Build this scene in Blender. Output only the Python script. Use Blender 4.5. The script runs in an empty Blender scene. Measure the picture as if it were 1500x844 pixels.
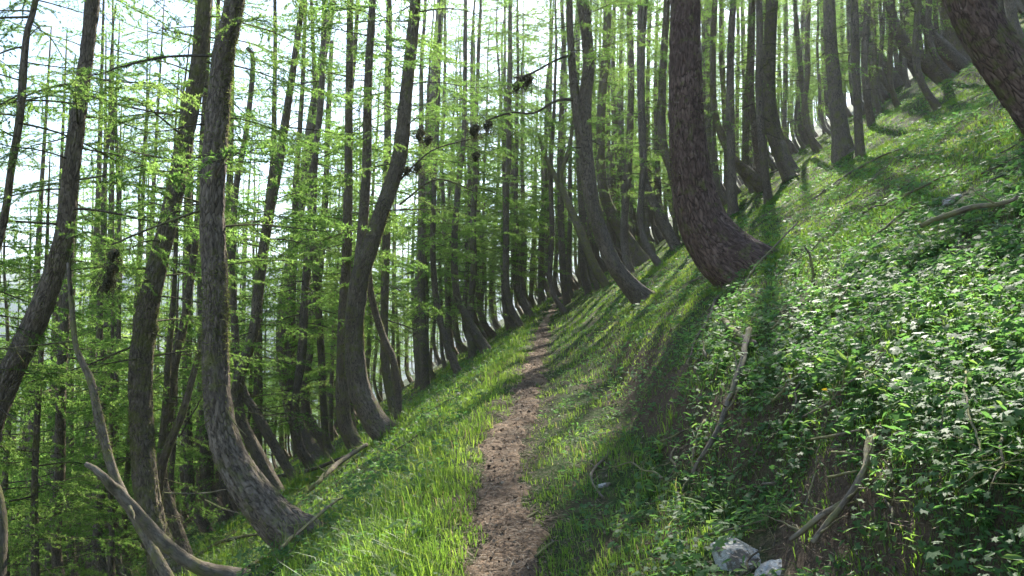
import bpy, math, random
import numpy as np
from mathutils import Vector, Matrix
R = math.radians
random.seed(7)
rng = np.random.default_rng(7)
sc = bpy.context.scene
COL = sc.collection

# ------------------------------------------------------------------ camera, sky, sun, exposure
PITCH = R(3.0)
EYE = 1.6
FPX = 1177.0
cam_d = bpy.data.cameras.new('camera')
cam = bpy.data.objects.new('camera', cam_d)
COL.objects.link(cam)
cam.location = (0, 0, EYE)
cam.rotation_euler = (math.pi/2 + PITCH, 0, 0)
cam_d.sensor_width = 36
cam_d.lens = 36*FPX/1500
cam_d.clip_start = 0.05
cam_d.clip_end = 12000
sc.camera = cam

SUN_EL, SUN_AZ = R(40), R(19)          # azimuth clockwise from +Y
world = bpy.data.worlds.new('World')
sc.world = world
world.use_nodes = True
wn = world.node_tree
bg = wn.nodes['Background']
sky = wn.nodes.new('ShaderNodeTexSky')
sky.sky_type = 'NISHITA'
sky.sun_disc = False
sky.sun_elevation = SUN_EL
sky.sun_rotation = SUN_AZ
sky.air_density = 1.0
sky.dust_density = 0.6
wn.links.new(sky.outputs[0], bg.inputs[0])
bg.inputs[1].default_value = 0.085
sun_d = bpy.data.lights.new('sun', 'SUN')
sun_d.energy = 5.0
sun_d.angle = R(0.53)
sun_d.color = (1.0, 0.95, 0.84)
sun = bpy.data.objects.new('sun', sun_d)
COL.objects.link(sun)
sdir = Vector((math.sin(SUN_AZ)*math.cos(SUN_EL), math.cos(SUN_AZ)*math.cos(SUN_EL), math.sin(SUN_EL)))
sun.rotation_euler = sdir.to_track_quat('Z', 'Y').to_euler()
sun.location = (20, 60, 60)
sc.view_settings.view_transform = 'Standard'
sc.view_settings.look = 'None'
sc.view_settings.gamma = 1
sc.view_settings.exposure = 2.05
HAZE = .00033
sc.cycles.max_bounces = 6
sc.cycles.diffuse_bounces = 3
sc.cycles.glossy_bounces = 2
sc.cycles.transmission_bounces = 4
sc.cycles.volume_bounces = 0
sc.cycles.use_adaptive_sampling = True
sc.cycles.adaptive_threshold = 0.02
sc.cycles.use_denoising = True

# ------------------------------------------------------------------ noise
_T = np.random.default_rng(3).random((64, 64, 64)).astype(np.float64)
def vnoise(x, y, z=0.0):
    x, y, z = np.broadcast_arrays(np.asarray(x, float), np.asarray(y, float), np.asarray(z, float))
    xi, yi, zi = np.floor(x).astype(int), np.floor(y).astype(int), np.floor(z).astype(int)
    fx, fy, fz = x-xi, y-yi, z-zi
    fx, fy, fz = [f*f*(3-2*f) for f in (fx, fy, fz)]
    a, b, c = xi % 64, yi % 64, zi % 64
    a1, b1, c1 = (a+1) % 64, (b+1) % 64, (c+1) % 64
    T = _T
    r = ((T[a,b,c]*(1-fx)+T[a1,b,c]*fx)*(1-fy)+(T[a,b1,c]*(1-fx)+T[a1,b1,c]*fx)*fy)*(1-fz) + \
        ((T[a,b,c1]*(1-fx)+T[a1,b,c1]*fx)*(1-fy)+(T[a,b1,c1]*(1-fx)+T[a1,b1,c1]*fx)*fy)*fz
    return r*2-1
def fbm(x, y, z=0.0, o=4):
    r = 0; a = 1.0; k = 1.0
    for i in range(o):
        r = r + a*vnoise(np.asarray(x)*k+i*11.3, np.asarray(y)*k+i*5.7, np.asarray(z)*k+i*3.1)
        a *= .5; k *= 2.03
    return r/1.9
def sstep(a, b, x):
    t = np.clip((x-a)/(b-a), 0, 1)
    return t*t*(3-2*t)

# ------------------------------------------------------------------ terrain function
_yt = np.arange(-40, 700, .5)
def _table(ys, vs, w=9):
    v = np.interp(_yt, ys, vs)
    k = np.hanning(w+2)[1:-1]; k /= k.sum()
    return np.convolve(np.pad(v, w//2, mode='edge'), k, 'valid')
_xp = _table([-40, 0, 3, 4.5, 7, 10, 13, 19, 33, 50, 70, 100, 700], [.1, .04, 0, -.03, -.12, .1, .27, .62, 1.35, 2.8, 5.5, 10, 60], 5)
_zp = _table([-40, 0, 10, 35, 80, 200, 700], [-2.4, 0, .6, 2.05, 6.2, 17, 50], 9)
def xp(y): return np.interp(y, _yt, _xp)
def zp(y): return np.interp(y, _yt, _zp)
def hbase(x, y):
    x = np.asarray(x, float); y = np.asarray(y, float)
    s = x - xp(y)
    bw = 1-.8*sstep(9, 16, y)
    bank = np.interp(s, [-.3, .3, .8, 1.2, 1.32, 1.55, 1.8, 2.1, 2.4, 400], [0, .01, .1, .22, .36, .72, 1.0, 1.2, 1.4, 1.4+.62*397.6])
    plain = np.interp(s, [-.3, .3, .7, 1.2, 400], [0, .01, .2, .5, .5+.62*398.8])
    right = bank*bw + plain*(1-bw)
    left = np.interp(s, [-900, -500, -420, -3, -1.5, -.75, -.34, -.2], [-268, -268, -262, -1.55, -.62, -.17, .035, 0])
    h = np.where(s > 0, right, left)
    m = sstep(.25, 1.4, np.abs(s))
    m2 = sstep(2, 9, np.abs(s))
    h = h + zp(y) + m*(.10*fbm(x*.55, y*.55, 1.3, 3) + .03*vnoise(x*3.1, y*3.1, 7)) + m2*.35*vnoise(x*.16, y*.16, 5)
    h = h + (.25+m)*.012*vnoise(x*9, y*9, 2)
    h = h + .035*sstep(1.1, 1.4, s)*(1-sstep(2.2, 2.8, s))*bw*(vnoise(x*5, y*5, 21)+.6*vnoise(x*10, y*10, 22))
    # hollow under the bank's overhanging roots
    h = h - .16*np.exp(-((s-1.45)/.22)**2 - ((y-4.6)/.45)**2)*1.0
    return h
def pmask(x, y):
    s = x - xp(y) + .10*vnoise(x*2.2, y*1.9, 3) + .07*vnoise(x*9, y*7, 9)
    return 1-sstep(.12, .27, np.abs(s)*(1+.012*np.clip(y-6, 0, 40)))
def H(x, y):
    return hbase(x, y) - .05*(1-sstep(.28, .5, np.abs(x-xp(y))))
def Hs(x, y): return float(H(np.array([float(x)]), np.array([float(y)]))[0])

def ray(px, py):
    x = (px-750)/FPX; v = (422-py)/FPX
    return np.array([x, math.cos(PITCH)-v*math.sin(PITCH), math.sin(PITCH)+v*math.cos(PITCH)])
def hit(px, py):
    d = ray(px, py)
    t = 1.0*1.012**np.arange(0, 420)
    z = EYE + d[2]*t
    g = H(d[0]*t, d[1]*t)
    k = np.nonzero(z < g)[0]
    if len(k) == 0: return None
    i = k[0]; a, b = (t[i-1] if i else .8), t[i]
    for _ in range(12):
        m = (a+b)/2
        if EYE + d[2]*m < Hs(d[0]*m, d[1]*m): b = m
        else: a = m
    return np.array([d[0]*b, d[1]*b, EYE+d[2]*b])
def at(px, py, Y):
    d = ray(px, py); t = Y/d[1]
    return np.array([d[0]*t, Y, EYE+d[2]*t])

# ------------------------------------------------------------------ helpers
def mesh(name, V, F, mats, mi=None, smooth=True, attrs=None, uvw=None):
    V = np.ascontiguousarray(V, dtype=np.float32); F = np.ascontiguousarray(F, dtype=np.int32)
    me = bpy.data.meshes.new(name)
    k = F.shape[1]
    me.vertices.add(len(V)); me.vertices.foreach_set('co', V.ravel())
    me.loops.add(F.size); me.loops.foreach_set('vertex_index', F.ravel())
    me.polygons.add(len(F)); me.polygons.foreach_set('loop_start', np.arange(0, F.size, k, dtype=np.int32))
    for m in mats: me.materials.append(m)
    if mi is not None: me.polygons.foreach_set('material_index', np.ascontiguousarray(mi, dtype=np.int32))
    me.polygons.foreach_set('use_smooth', np.full(len(F), smooth, dtype=bool))
    for nm, (dom, arr) in (attrs or {}).items():
        arr = np.ascontiguousarray(arr, dtype=np.float32)
        if arr.ndim == 2:
            a = me.attributes.new(nm, 'FLOAT_VECTOR', dom); a.data.foreach_set('vector', arr.ravel())
        else:
            a = me.attributes.new(nm, 'FLOAT', dom); a.data.foreach_set('value', arr)
    me.update(calc_edges=True)
    return me
def obj(name, me, parent=None, loc=None):
    o = bpy.data.objects.new(name, me); COL.objects.link(o)
    if parent is not None: o.parent = parent
    if loc is not None: o.location = loc
    return o
def tag(o, label, cat, group=None, kind=None):
    if label: o['label'] = label
    if cat: o['category'] = cat
    if group: o['group'] = group
    if kind: o['kind'] = kind
    return o
def thing(name, loc, label, cat, group=None):
    return tag(obj(name, None, None, loc), label, cat, group)

class Mat:
    def __init__(s, name):
        s.m = bpy.data.materials.new(name); s.m.use_nodes = True
        s.t = s.m.node_tree; s.t.nodes.clear()
        s.out = s.n('ShaderNodeOutputMaterial')
    def n(s, typ, **kw):
        nd = s.t.nodes.new(typ)
        for k, v in kw.items():
            if k.startswith('i_'):
                nd.inputs[k[2:].replace('_', ' ')].default_value = v
            else: setattr(nd, k, v)
        return nd
    def l(s, a, b): s.t.links.new(a, b)
    def attr(s, name): return s.n('ShaderNodeAttribute', attribute_name=name)
    def ramp(s, fac, stops, interp='LINEAR'):
        r = s.n('ShaderNodeValToRGB'); e = r.color_ramp.elements; r.color_ramp.interpolation = interp
        while len(e) > 1: e.remove(e[-1])
        e[0].position = stops[0][0]; e[0].color = (*stops[0][1], 1)
        for p, c in stops[1:]:
            q = e.new(p); q.color = (*c, 1)
        s.l(fac, r.inputs[0]); return r.outputs[0]
    def noise(s, vec, scale, detail=4, rough=.6):
        n = s.n('ShaderNodeTexNoise'); n.inputs['Scale'].default_value = scale
        n.inputs['Detail'].default_value = detail; n.inputs['Roughness'].default_value = rough
        if vec is not None: s.l(vec, n.inputs['Vector'])
        return n.outputs[0]
    def mix(s, fac, a, b, blend='MIX'):
        m = s.n('ShaderNodeMix', data_type='RGBA', blend_type=blend)
        for sock, v in ((m.inputs[0], fac), (m.inputs[6], a), (m.inputs[7], b)):
            if isinstance(v, (int, float)): sock.default_value = v
            elif isinstance(v, tuple): sock.default_value = (*v, 1)
            else: s.l(v, sock)
        return m.outputs[2]
    def math(s, op, a, b=None):
        m = s.n('ShaderNodeMath', operation=op)
        for i, v in enumerate((a, b)):
            if v is None: continue
            if isinstance(v, (int, float)): m.inputs[i].default_value = v
            else: s.l(v, m.inputs[i])
        return m.outputs[0]

def leaf_mat(name, stops, trans, tmix=.5, rough=.5, spec=.3):
    m = Mat(name)
    a = m.attr('rnd')
    col = m.ramp(a.outputs['Fac'], stops)
    bs = m.n('ShaderNodeBsdfPrincipled'); bs.inputs['Roughness'].default_value = rough
    bs.inputs['Specular IOR Level'].default_value = spec
    m.l(col, bs.inputs['Base Color'])
    tr = m.n('ShaderNodeBsdfTranslucent')
    tc = m.ramp(a.outputs['Fac'], trans)
    m.l(tc, tr.inputs['Color'])
    mx = m.n('ShaderNodeMixShader'); mx.inputs[0].default_value = tmix
    m.l(bs.outputs[0], mx.inputs[1]); m.l(tr.outputs[0], mx.inputs[2])
    m.l(mx.outputs[0], m.out.inputs[0])
    return m.m

def bark_mat(name, c_dark, c_mid, c_light, moss=.5, mosscol=((.11, .11, .035), (.22, .21, .085)), scale=30, bump=.03):
    m = Mat(name)
    co = m.attr('barkco').outputs['Vector']
    oi = m.n('ShaderNodeObjectInfo')
    mp = m.n('ShaderNodeMapping'); mp.inputs['Scale'].default_value = (1, 1, .3)
    m.l(co, mp.inputs['Vector'])
    nz = m.n('ShaderNodeTexNoise'); nz.inputs['Scale'].default_value = 9; nz.inputs['Detail'].default_value = 3
    m.l(mp.outputs[0], nz.inputs['Vector'])
    add = m.n('ShaderNodeMixRGB', blend_type='LINEAR_LIGHT'); add.inputs[0].default_value = .07
    m.l(mp.outputs[0], add.inputs[1]); m.l(nz.outputs['Color'], add.inputs[2])
    vo = m.n('ShaderNodeTexVoronoi', feature='DISTANCE_TO_EDGE'); vo.inputs['Scale'].default_value = scale
    m.l(add.outputs[0], vo.inputs['Vector'])
    vc = m.n('ShaderNodeTexVoronoi', feature='F1'); vc.inputs['Scale'].default_value = scale
    m.l(add.outputs[0], vc.inputs['Vector'])
    fine = m.noise(mp.outputs[0], 60, 5, .7)
    big = m.noise(co, 2.3, 4, .6)
    edge = m.ramp(vo.outputs['Distance'], [(0, (.0,)*3), (.12, (.7,)*3), (.35, (1,)*3)])
    em = m.ramp(m.noise(mp.outputs[0], 6, 4, .7), [(.38, (0,)*3), (.6, (.9,)*3)])
    rid = m.ramp(m.noise(mp.outputs[0], 38, 6, .75), [(.36, (0,)*3), (.52, (1,)*3)])
    edge = m.mix(em, edge, rid)
    plate = m.ramp(vc.outputs['Color'], [(0, c_mid), (1, c_light)])
    plate = m.mix(m.ramp(fine, [(.3, (0,)*3), (.7, (1,)*3)]), plate, c_mid)
    col = m.mix(edge, c_dark, plate)
    col = m.mix(m.ramp(big, [(.35, (.0,)*3), (.65, (.6,)*3)]), col, tuple(v*.6 for v in c_mid))
    # lichen and moss
    mn = m.noise(co, 5.5, 6, .72)
    bias = m.math('MULTIPLY', oi.outputs['Random'], .12)
    mn2 = m.math('ADD', mn, bias)
    fac = m.ramp(mn2, [(.62-.16*moss, (0,)*3), (.74-.16*moss, (.85,)*3)])
    mc = m.ramp(fine, [(.3, mosscol[0]), (.7, mosscol[1])])
    col = m.mix(fac, col, mc)
    bs = m.n('ShaderNodeBsdfPrincipled'); bs.inputs['Roughness'].default_value = .9
    bs.inputs['Specular IOR Level'].default_value = .2
    m.l(col, bs.inputs['Base Color'])
    hgt = m.math('ADD', m.math('MULTIPLY', edge, .7), m.math('MULTIPLY', fine, .5))
    hgt = m.math('ADD', hgt, m.math('MULTIPLY', mn, .8))
    b = m.n('ShaderNodeBump'); b.inputs['Strength'].default_value = .9; b.inputs['Distance'].default_value = bump
    m.l(hgt, b.inputs['Height']); m.l(b.outputs[0], bs.inputs['Normal'])
    m.l(bs.outputs[0], m.out.inputs[0])
    return m.m

M = {}
M['bark'] = bark_mat('larch_bark', (.035, .028, .022), (.21, .165, .125), (.36, .295, .235), .30)
M['bark_big'] = bark_mat('old_larch_bark', (.03, .022, .018), (.19, .125, .10), (.38, .26, .21), .25, scale=22, bump=.05)
M['dead'] = bark_mat('dead_wood', (.05, .04, .03), (.19, .155, .115), (.36, .30, .23), .5, scale=30, bump=.006)
M['darkdead'] = bark_mat('dark_dead_wood', (.03, .025, .02), (.10, .08, .06), (.17, .145, .12), .5, scale=30, bump=.006)
M['twig'] = bark_mat('twig_bark', (.04, .033, .026), (.10, .08, .06), (.16, .135, .10), .6, scale=30, bump=.003)
M['needle'] = leaf_mat('larch_needles', [(0, (.05, .10, .025)), (.5, (.085, .15, .03)), (1, (.13, .19, .045))],
                       [(0, (.18, .38, .07)), (.5, (.33, .56, .11)), (1, (.54, .70, .18))], .58, .6, .2)
M['grass'] = leaf_mat('grass_blades', [(0, (.04, .085, .02)), (.5, (.075, .13, .026)), (.86, (.12, .16, .035)), (.93, (.2, .18, .07)), (1, (.3, .25, .12))],
                      [(0, (.10, .26, .03)), (.5, (.28, .47, .05)), (.86, (.46, .58, .08)), (.93, (.4, .4, .12)), (1, (.4, .33, .14))], .5, .45, .35)
M['herb'] = leaf_mat('herb_leaves', [(0, (.04, .09, .032)), (.6, (.08, .15, .055)), (1, (.12, .19, .06))],
                     [(0, (.10, .26, .06)), (.6, (.18, .38, .08)), (1, (.36, .52, .09))], .5, .58, .22)
M['moss'] = leaf_mat('beard_moss', [(0, (.10, .11, .04)), (1, (.24, .24, .10))], [(0, (.16, .19, .05)), (1, (.36, .38, .13))], .45, .8, .1)
M['lichen'] = leaf_mat('dark_lichen', [(0, (.04, .037, .022)), (1, (.13, .12, .07))], [(0, (.05, .05, .03)), (1, (.14, .14, .07))], .3, .9, .1)
M['litter'] = leaf_mat('litter_bits', [(0, (.05, .035, .022)), (.6, (.15, .10, .065)), (1, (.30, .24, .17))], [(0, (.03, .02, .01)), (1, (.1, .07, .04))], .1, .85, .2)
M['petal'] = leaf_mat('yellow_petals', [(0, (.7, .5, .02)), (1, (.8, .6, .03))], [(0, (.7, .5, .02)), (1, (.8, .6, .03))], .3, .5, .3)

def ground_mat():
    m = Mat('hillside_soil_and_moss')
    g = m.n('ShaderNodeNewGeometry'); P = g.outputs['Position']
    n1 = m.noise(P, 1.1, 5, .65); n2 = m.noise(P, 9, 6, .7); n3 = m.noise(P, 60, 5, .75)
    soil = m.ramp(n3, [(.25, (.035, .024, .016)), (.5, (.085, .058, .038)), (.75, (.17, .125, .085))])
    green = m.ramp(n2, [(.25, (.022, .035, .010)), (.5, (.04, .065, .016)), (.78, (.085, .11, .028))])
    sx = m.n('ShaderNodeSeparateXYZ'); m.l(g.outputs['Normal'], sx.inputs[0])
    steep = m.ramp(sx.outputs['Z'], [(.60, (1,)*3), (.76, (0,)*3)])
    f = m.math('ADD', m.ramp(n1, [(.46, (0,)*3), (.6, (.85,)*3)]), steep)
    f2 = m.math('MULTIPLY', f, m.ramp(n2, [(.3, (.4,)*3), (.55, (1,)*3)]))
    f2.node.use_clamp = True
    col = m.mix(f2, green, soil)
    bs = m.n('ShaderNodeBsdfPrincipled'); bs.inputs['Roughness'].default_value = .95
    bs.inputs['Specular IOR Level'].default_value = .15
    m.l(col, bs.inputs['Base Color'])
    b = m.n('ShaderNodeBump'); b.inputs['Distance'].default_value = .05; b.inputs['Strength'].default_value = 1
    m.l(m.math('ADD', n2, m.math('MULTIPLY', n3, .3)), b.inputs['Height']); m.l(b.outputs[0], bs.inputs['Normal'])
    m.l(bs.outputs[0], m.out.inputs[0]); return m.m
def path_mat():
    m = Mat('needle_strewn_path')
    g = m.n('ShaderNodeNewGeometry'); P = g.outputs['Position']
    n1 = m.noise(P, 3, 5, .65); n2 = m.noise(P, 45, 6, .75); n3 = m.noise(P, 170, 3, .7)
    c = m.ramp(n2, [(.25, (.06, .038, .025)), (.45, (.22, .14, .082)), (.62, (.38, .255, .155)), (.8, (.50, .38, .26))])
    c = m.mix(m.ramp(n1, [(.4, (0,)*3), (.65, (.6,)*3)]), c, (.10, .068, .046))
    n4 = m.noise(P, 14, 5, .7)
    c = m.mix(m.ramp(n4, [(.42, (.0,)*3), (.62, (.45,)*3)]), c, (.13, .095, .066))
    c = m.mix(m.ramp(n3, [(.62, (0,)*3), (.72, (.7,)*3)]), c, (.36, .27, .18))
    bs = m.n('ShaderNodeBsdfPrincipled'); bs.inputs['Roughness'].default_value = .9
    bs.inputs['Specular IOR Level'].default_value = .2
    m.l(c, bs.inputs['Base Color'])
    b = m.n('ShaderNodeBump'); b.inputs['Distance'].default_value = .012; b.inputs['Strength'].default_value = 1
    m.l(m.math('ADD', n2, m.math('MULTIPLY', n3, .5)), b.inputs['Height']); m.l(b.outputs[0], bs.inputs['Normal'])
    m.l(bs.outputs[0], m.out.inputs[0]); return m.m
def rock_mat():
    m = Mat('pale_limestone')
    g = m.n('ShaderNodeNewGeometry'); P = g.outputs['Position']
    n2 = m.noise(P, 14, 6, .7); n3 = m.noise(P, 70, 4, .7)
    vo = m.n('ShaderNodeTexVoronoi', feature='DISTANCE_TO_EDGE'); vo.inputs['Scale'].default_value = 13; m.l(P, vo.inputs['Vector'])
    c = m.ramp(n2, [(.35, (.22, .20, .16)), (.5, (.42, .40, .36)), (.7, (.56, .54, .49))])
    c = m.mix(m.ramp(n3, [(.55, (0,)*3), (.7, (.7,)*3)]), c, (.16, .14, .11))
    c = m.mix(m.ramp(vo.outputs['Distance'], [(0, (.5,)*3), (.03, (0,)*3)]), c, (.12, .10, .08))
    n5 = m.noise(P, 7, 5, .7)
    c = m.mix(m.ramp(n5, [(.5, (0,)*3), (.56, (1,)*3)]), c, (.11, .085, .06))
    bs = m.n('ShaderNodeBsdfPrincipled'); bs.inputs['Roughness'].default_value = .75
    m.l(c, bs.inputs['Base Color'])
    b = m.n('ShaderNodeBump'); b.inputs['Distance'].default_value = .012
    m.l(m.math('ADD', n2, m.math('MULTIPLY', vo.outputs['Distance'], 2)), b.inputs['Height']); m.l(b.outputs[0], bs.inputs['Normal'])
    m.l(bs.outputs[0], m.out.inputs[0]); return m.m
def hill_mat():
    m = Mat('wooded_mountain')
    g = m.n('ShaderNodeNewGeometry'); P = g.outputs['Position']
    n1 = m.noise(P, .008, 6, .65); n2 = m.noise(P, .09, 4, .8)
    c = m.ramp(n2, [(.3, (.02, .035, .015)), (.7, (.06, .085, .03))])
    c = m.mix(m.ramp(n1, [(.5, (0,)*3), (.6, (1,)*3)]), c, (.16, .17, .10))
    bs = m.n('ShaderNodeBsdfPrincipled'); bs.inputs['Roughness'].default_value = .95
    m.l(c, bs.inputs['Base Color']); m.l(bs.outputs[0], m.out.inputs[0]); return m.m
M['ground'] = ground_mat(); M['path'] = path_mat(); M['rock'] = rock_mat(); M['hill'] = hill_mat()

# ------------------------------------------------------------------ the setting: hillside, path, mountains
def grid_faces(nr, nc):
    i = np.arange(nr-1)[:, None]*nc + np.arange(nc-1)[None, :]
    i = i.ravel()
    return np.stack([i, i+1, i+nc+1, i+nc], 1)
def geo_axis(a, first, ratio, end):
    v = [a]; st = first
    while v[-1] < end:
        v.append(v[-1]+st); st = min(st*ratio, 60)
    return np.array(v)
sr = geo_axis(0, .045, 1.018, 330)
sl = -geo_axis(0, .045, 1.018, 850)[::-1][:-1]
SS = np.concatenate([sl, sr])
YF = geo_axis(1.2, .045, 1.014, 600); YB = (1.2-geo_axis(0, .08, 1.12, 35))[::-1][:-1]
YY = np.concatenate([YB, YF])
gy, gs = np.meshgrid(YY, SS, indexing='ij')
gx = gs + xp(gy)
V = np.stack([gx, gy, H(gx, gy)], -1).reshape(-1, 3)
o = obj('hillside', mesh('hillside', V, grid_faces(len(YY), len(SS)), [M['ground']]))
tag(o, None, None, kind='structure')
# path sheet
ys = np.concatenate([np.arange(-6, 14, .04), np.arange(14, 75, .12)]); ss = np.linspace(-.5, .5, 34)
gy, gs = np.meshgrid(ys, ss, indexing='ij'); gx = gs + xp(gy)
pz = hbase(gx, gy) - .012 - .09*(1-pmask(gx, gy)) + .005*vnoise(gx*17, gy*17, 1) + .018*vnoise(gx*5, gy*5, 6) - .012*np.cos(gs*6)
o = obj('path', mesh('path', np.stack([gx, gy, pz], -1).reshape(-1, 3), grid_faces(len(ys), len(ss)), [M['path']]))
tag(o, None, None, kind='structure')
# mountains across the valley
az = np.linspace(R(-75), R(25), 260); rr = np.concatenate([np.linspace(1150, 2500, 60)])
ga, gr = np.meshgrid(az, rr, indexing='ij')
mx_, my_ = np.sin(ga)*gr, np.cos(ga)*gr
prof = np.interp(rr, [1150, 1300, 1750, 2500], [-290, -200, 165, 120])
crest = 1 + .25*np.sin(ga*4.1+.6) + .35*fbm(mx_/600, my_/600, 2, 4)
mz = -290 + (prof[None, :]+290)*(.72+.28*crest) + 45*fbm(mx_/170, my_/170, 8, 5)
o = obj('mountain', mesh('mountain', np.stack([mx_, my_, mz], -1).reshape(-1, 3), grid_faces(len(az), len(rr)), [M['hill']]))
tag(o, None, None, kind='structure')

# haze: one closed box of even, thin air
hz = Mat('valley_haze')
pv = hz.n('ShaderNodeVolumePrincipled'); pv.inputs['Color'].default_value = (.76, .87, 1, 1)
pv.inputs['Density'].default_value = HAZE; pv.inputs['Anisotropy'].default_value = .68
hz.l(pv.outputs[0], hz.out.inputs['Volume'])
bx = np.array([(x, y, z) for x in (-2700, 2700) for y in (-120, 2700) for z in (-420, 285)], float)
o = obj('haze', mesh('haze', bx, np.array([(0, 1, 3, 2), (4, 6, 7, 5), (0, 4, 5, 1), (2, 3, 7, 6), (0, 2, 6, 4), (1, 5, 7, 3)]), [hz.m], smooth=False))
tag(o, 'thin bluish haze in the mountain air', 'haze', kind='stuff')

# ------------------------------------------------------------------ tubes (trunks, sticks)
def spline(P, W, step):
    P = np.asarray(P, float); W = np.asarray(W, float)
    Q = np.vstack([2*P[0]-P[1], P, 2*P[-1]-P[-2]])
    out = []; ow = []
    for i in range(1, len(Q)-2):
        p0, p1, p2, p3 = Q[i-1:i+3]
        n = max(2, int(np.linalg.norm(p2-p1)/step))
        for k in range(n):
            t = k/n
            out.append(.5*(2*p1+(p2-p0)*t+(2*p0-5*p1+4*p2-p3)*t*t+(3*p1-p0-3*p2+p3)*t**3))
            ow.append(W[i-1]*(1-t)+W[i]*t)
    out.append(P[-1]); ow.append(W[-1])
    return np.array(out), np.array(ow)
def tube(P, Rr, n=12, flare=0, rough=.06, seed=0, knots=0, tip=True):
    """rings round a polyline; returns V, F(quads as tris), barkco"""
    m = len(P)
    T = np.gradient(P, axis=0); T /= np.linalg.norm(T, axis=1)[:, None]+1e-9
    ref = np.array([0, 1.0, 0]) if abs(T[0][1]) < .9 else np.array([1.0, 0, 0])
    U = np.zeros_like(P)
    u = np.cross(T[0], ref); u /= np.linalg.norm(u)
    for i in range(m):
        u = u - T[i]*np.dot(u, T[i]); u /= np.linalg.norm(u)+1e-9; U[i] = u
    Wv = np.cross(T, U)
    L = np.concatenate([[0], np.cumsum(np.linalg.norm(np.diff(P, axis=0), axis=1))])
    th = np.arange(n)/n*2*math.pi
    c, s = np.cos(th)[None, :], np.sin(th)[None, :]
    rad = Rr[:, None]*np.ones((1, n))
    k = 1/np.maximum(Rr.max(), .02)
    sx = 7.3*seed
    a1 = vnoise(c*1.3+sx, s*1.3, L[:, None]*.9*min(k/6, 1.5)+seed)          # broad lumps
    a2 = vnoise(c*Rr[:, None]*22+sx, s*Rr[:, None]*22, L[:, None]*8+seed)   # bark plates
    a3 = vnoise(c*Rr[:, None]*55+sx, s*Rr[:, None]*55, L[:, None]*24+seed)
    rad = rad*(1+rough*1.2*a1) + rough*(.3*np.minimum(Rr, .2))[:, None]*((1-2.6*np.abs(a2))*(1.8 if n > 60 else 1)+a3)
    if flare:
        f = np.exp(-L/(flare*1.2))[:, None]
        rad = rad*(1+f*(.22+.6*np.maximum(0, np.cos(th*3+seed)[None, :])*.8+.25*np.maximum(0, np.cos(th*5+seed*2)[None, :])))
    for j in range(knots):
        kl = .5+((j*1.37+seed*.31) % 1)*L[-1]*.5+j*.4; kt = (j*2.4+seed) % 6.28
        dth = np.angle(np.exp(1j*(th-kt)))[None, :]
        rad = rad*(1+.22*np.exp(-((L[:, None]-kl)/.07)**2-(dth/.4)**2))
    V = P[:, None, :]+rad[..., None]*(U[:, None, :]*c[..., None]+Wv[:, None, :]*s[..., None])
    V = V.reshape(-1, 3)
    co = np.stack([c*Rr[:, None]+0*L[:, None]+seed*1.7, s*Rr[:, None]+0*L[:, None]+seed*.9, L[:, None]+0*c], -1).reshape(-1, 3)
    i = np.arange(m-1)[:, None]*n; j = np.arange(n)[None, :]; j2 = (j+1) % n
    q = np.stack([i+j, i+j2, i+n+j2, i+n+j], -1).reshape(-1, 4)
    F = np.concatenate([q[:, [0, 1, 2]], q[:, [0, 2, 3]]])
    # caps
    V = np.vstack([V, P[0], P[-1]]); co = np.vstack([co, [0, 0, 0], [0, 0, L[-1]]])
    a = len(V)-2; b = a+1; jj = np.arange(n)
    F = np.vstack([F, np.stack([np.full(n, a), (jj+1) % n, jj], 1), np.stack([np.full(n, b), (m-1)*n+jj, (m-1)*n+(jj+1) % n], 1)])
    return V, F, co
def join(parts):
    Vs, Fs, Cs, o = [], [], [], 0
    for V, F, c in parts:
        Vs.append(V); Fs.append(F+o); Cs.append(c); o += len(V)
    return np.vstack(Vs), np.vstack(Fs), np.vstack(Cs)

# ------------------------------------------------------------------ larch branch templates (unit: metres, along +X)
def blades(C, D, Ln, Wd, rg):
    """one thin triangle per blade: base centre C, direction D, length, width"""
    n = len(C)
    S = rg.normal(size=(n, 3)); S -= D*np.sum(S*D, 1)[:, None]; S /= np.linalg.norm(S, axis=1)[:, None]+1e-9
    V = np.stack([C-S*Wd[:, None]/2, C+S*Wd[:, None]/2, C+D*Ln[:, None]], 1).reshape(-1, 3)
    return V
def unit(v): return v/(np.linalg.norm(v, axis=-1, keepdims=True)+1e-9)
def prism(P, r0, r1, n=3):
    rr = np.linspace(r0, r1, len(P))
    m = len(P); T = unit(np.gradient(P, axis=0)); U = unit(np.cross(T, [0.13, .2, 1.0])); W = np.cross(T, U)
    th = np.arange(n)/n*6.283
    V = (P[:, None]+rr[:, None, None]*(U[:, None]*np.cos(th)[None, :, None]+W[:, None]*np.sin(th)[None, :, None])).reshape(-1, 3)
    i = np.arange(m-1)[:, None]*n; j = np.arange(n)[None, :]; j2 = (j+1) % n
    q = np.stack([i+j, i+j2, i+n+j2, i+n+j], -1).reshape(-1, 4)
    return V, np.concatenate([q[:, [0, 1, 2]], q[:, [0, 2, 3]]])
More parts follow.
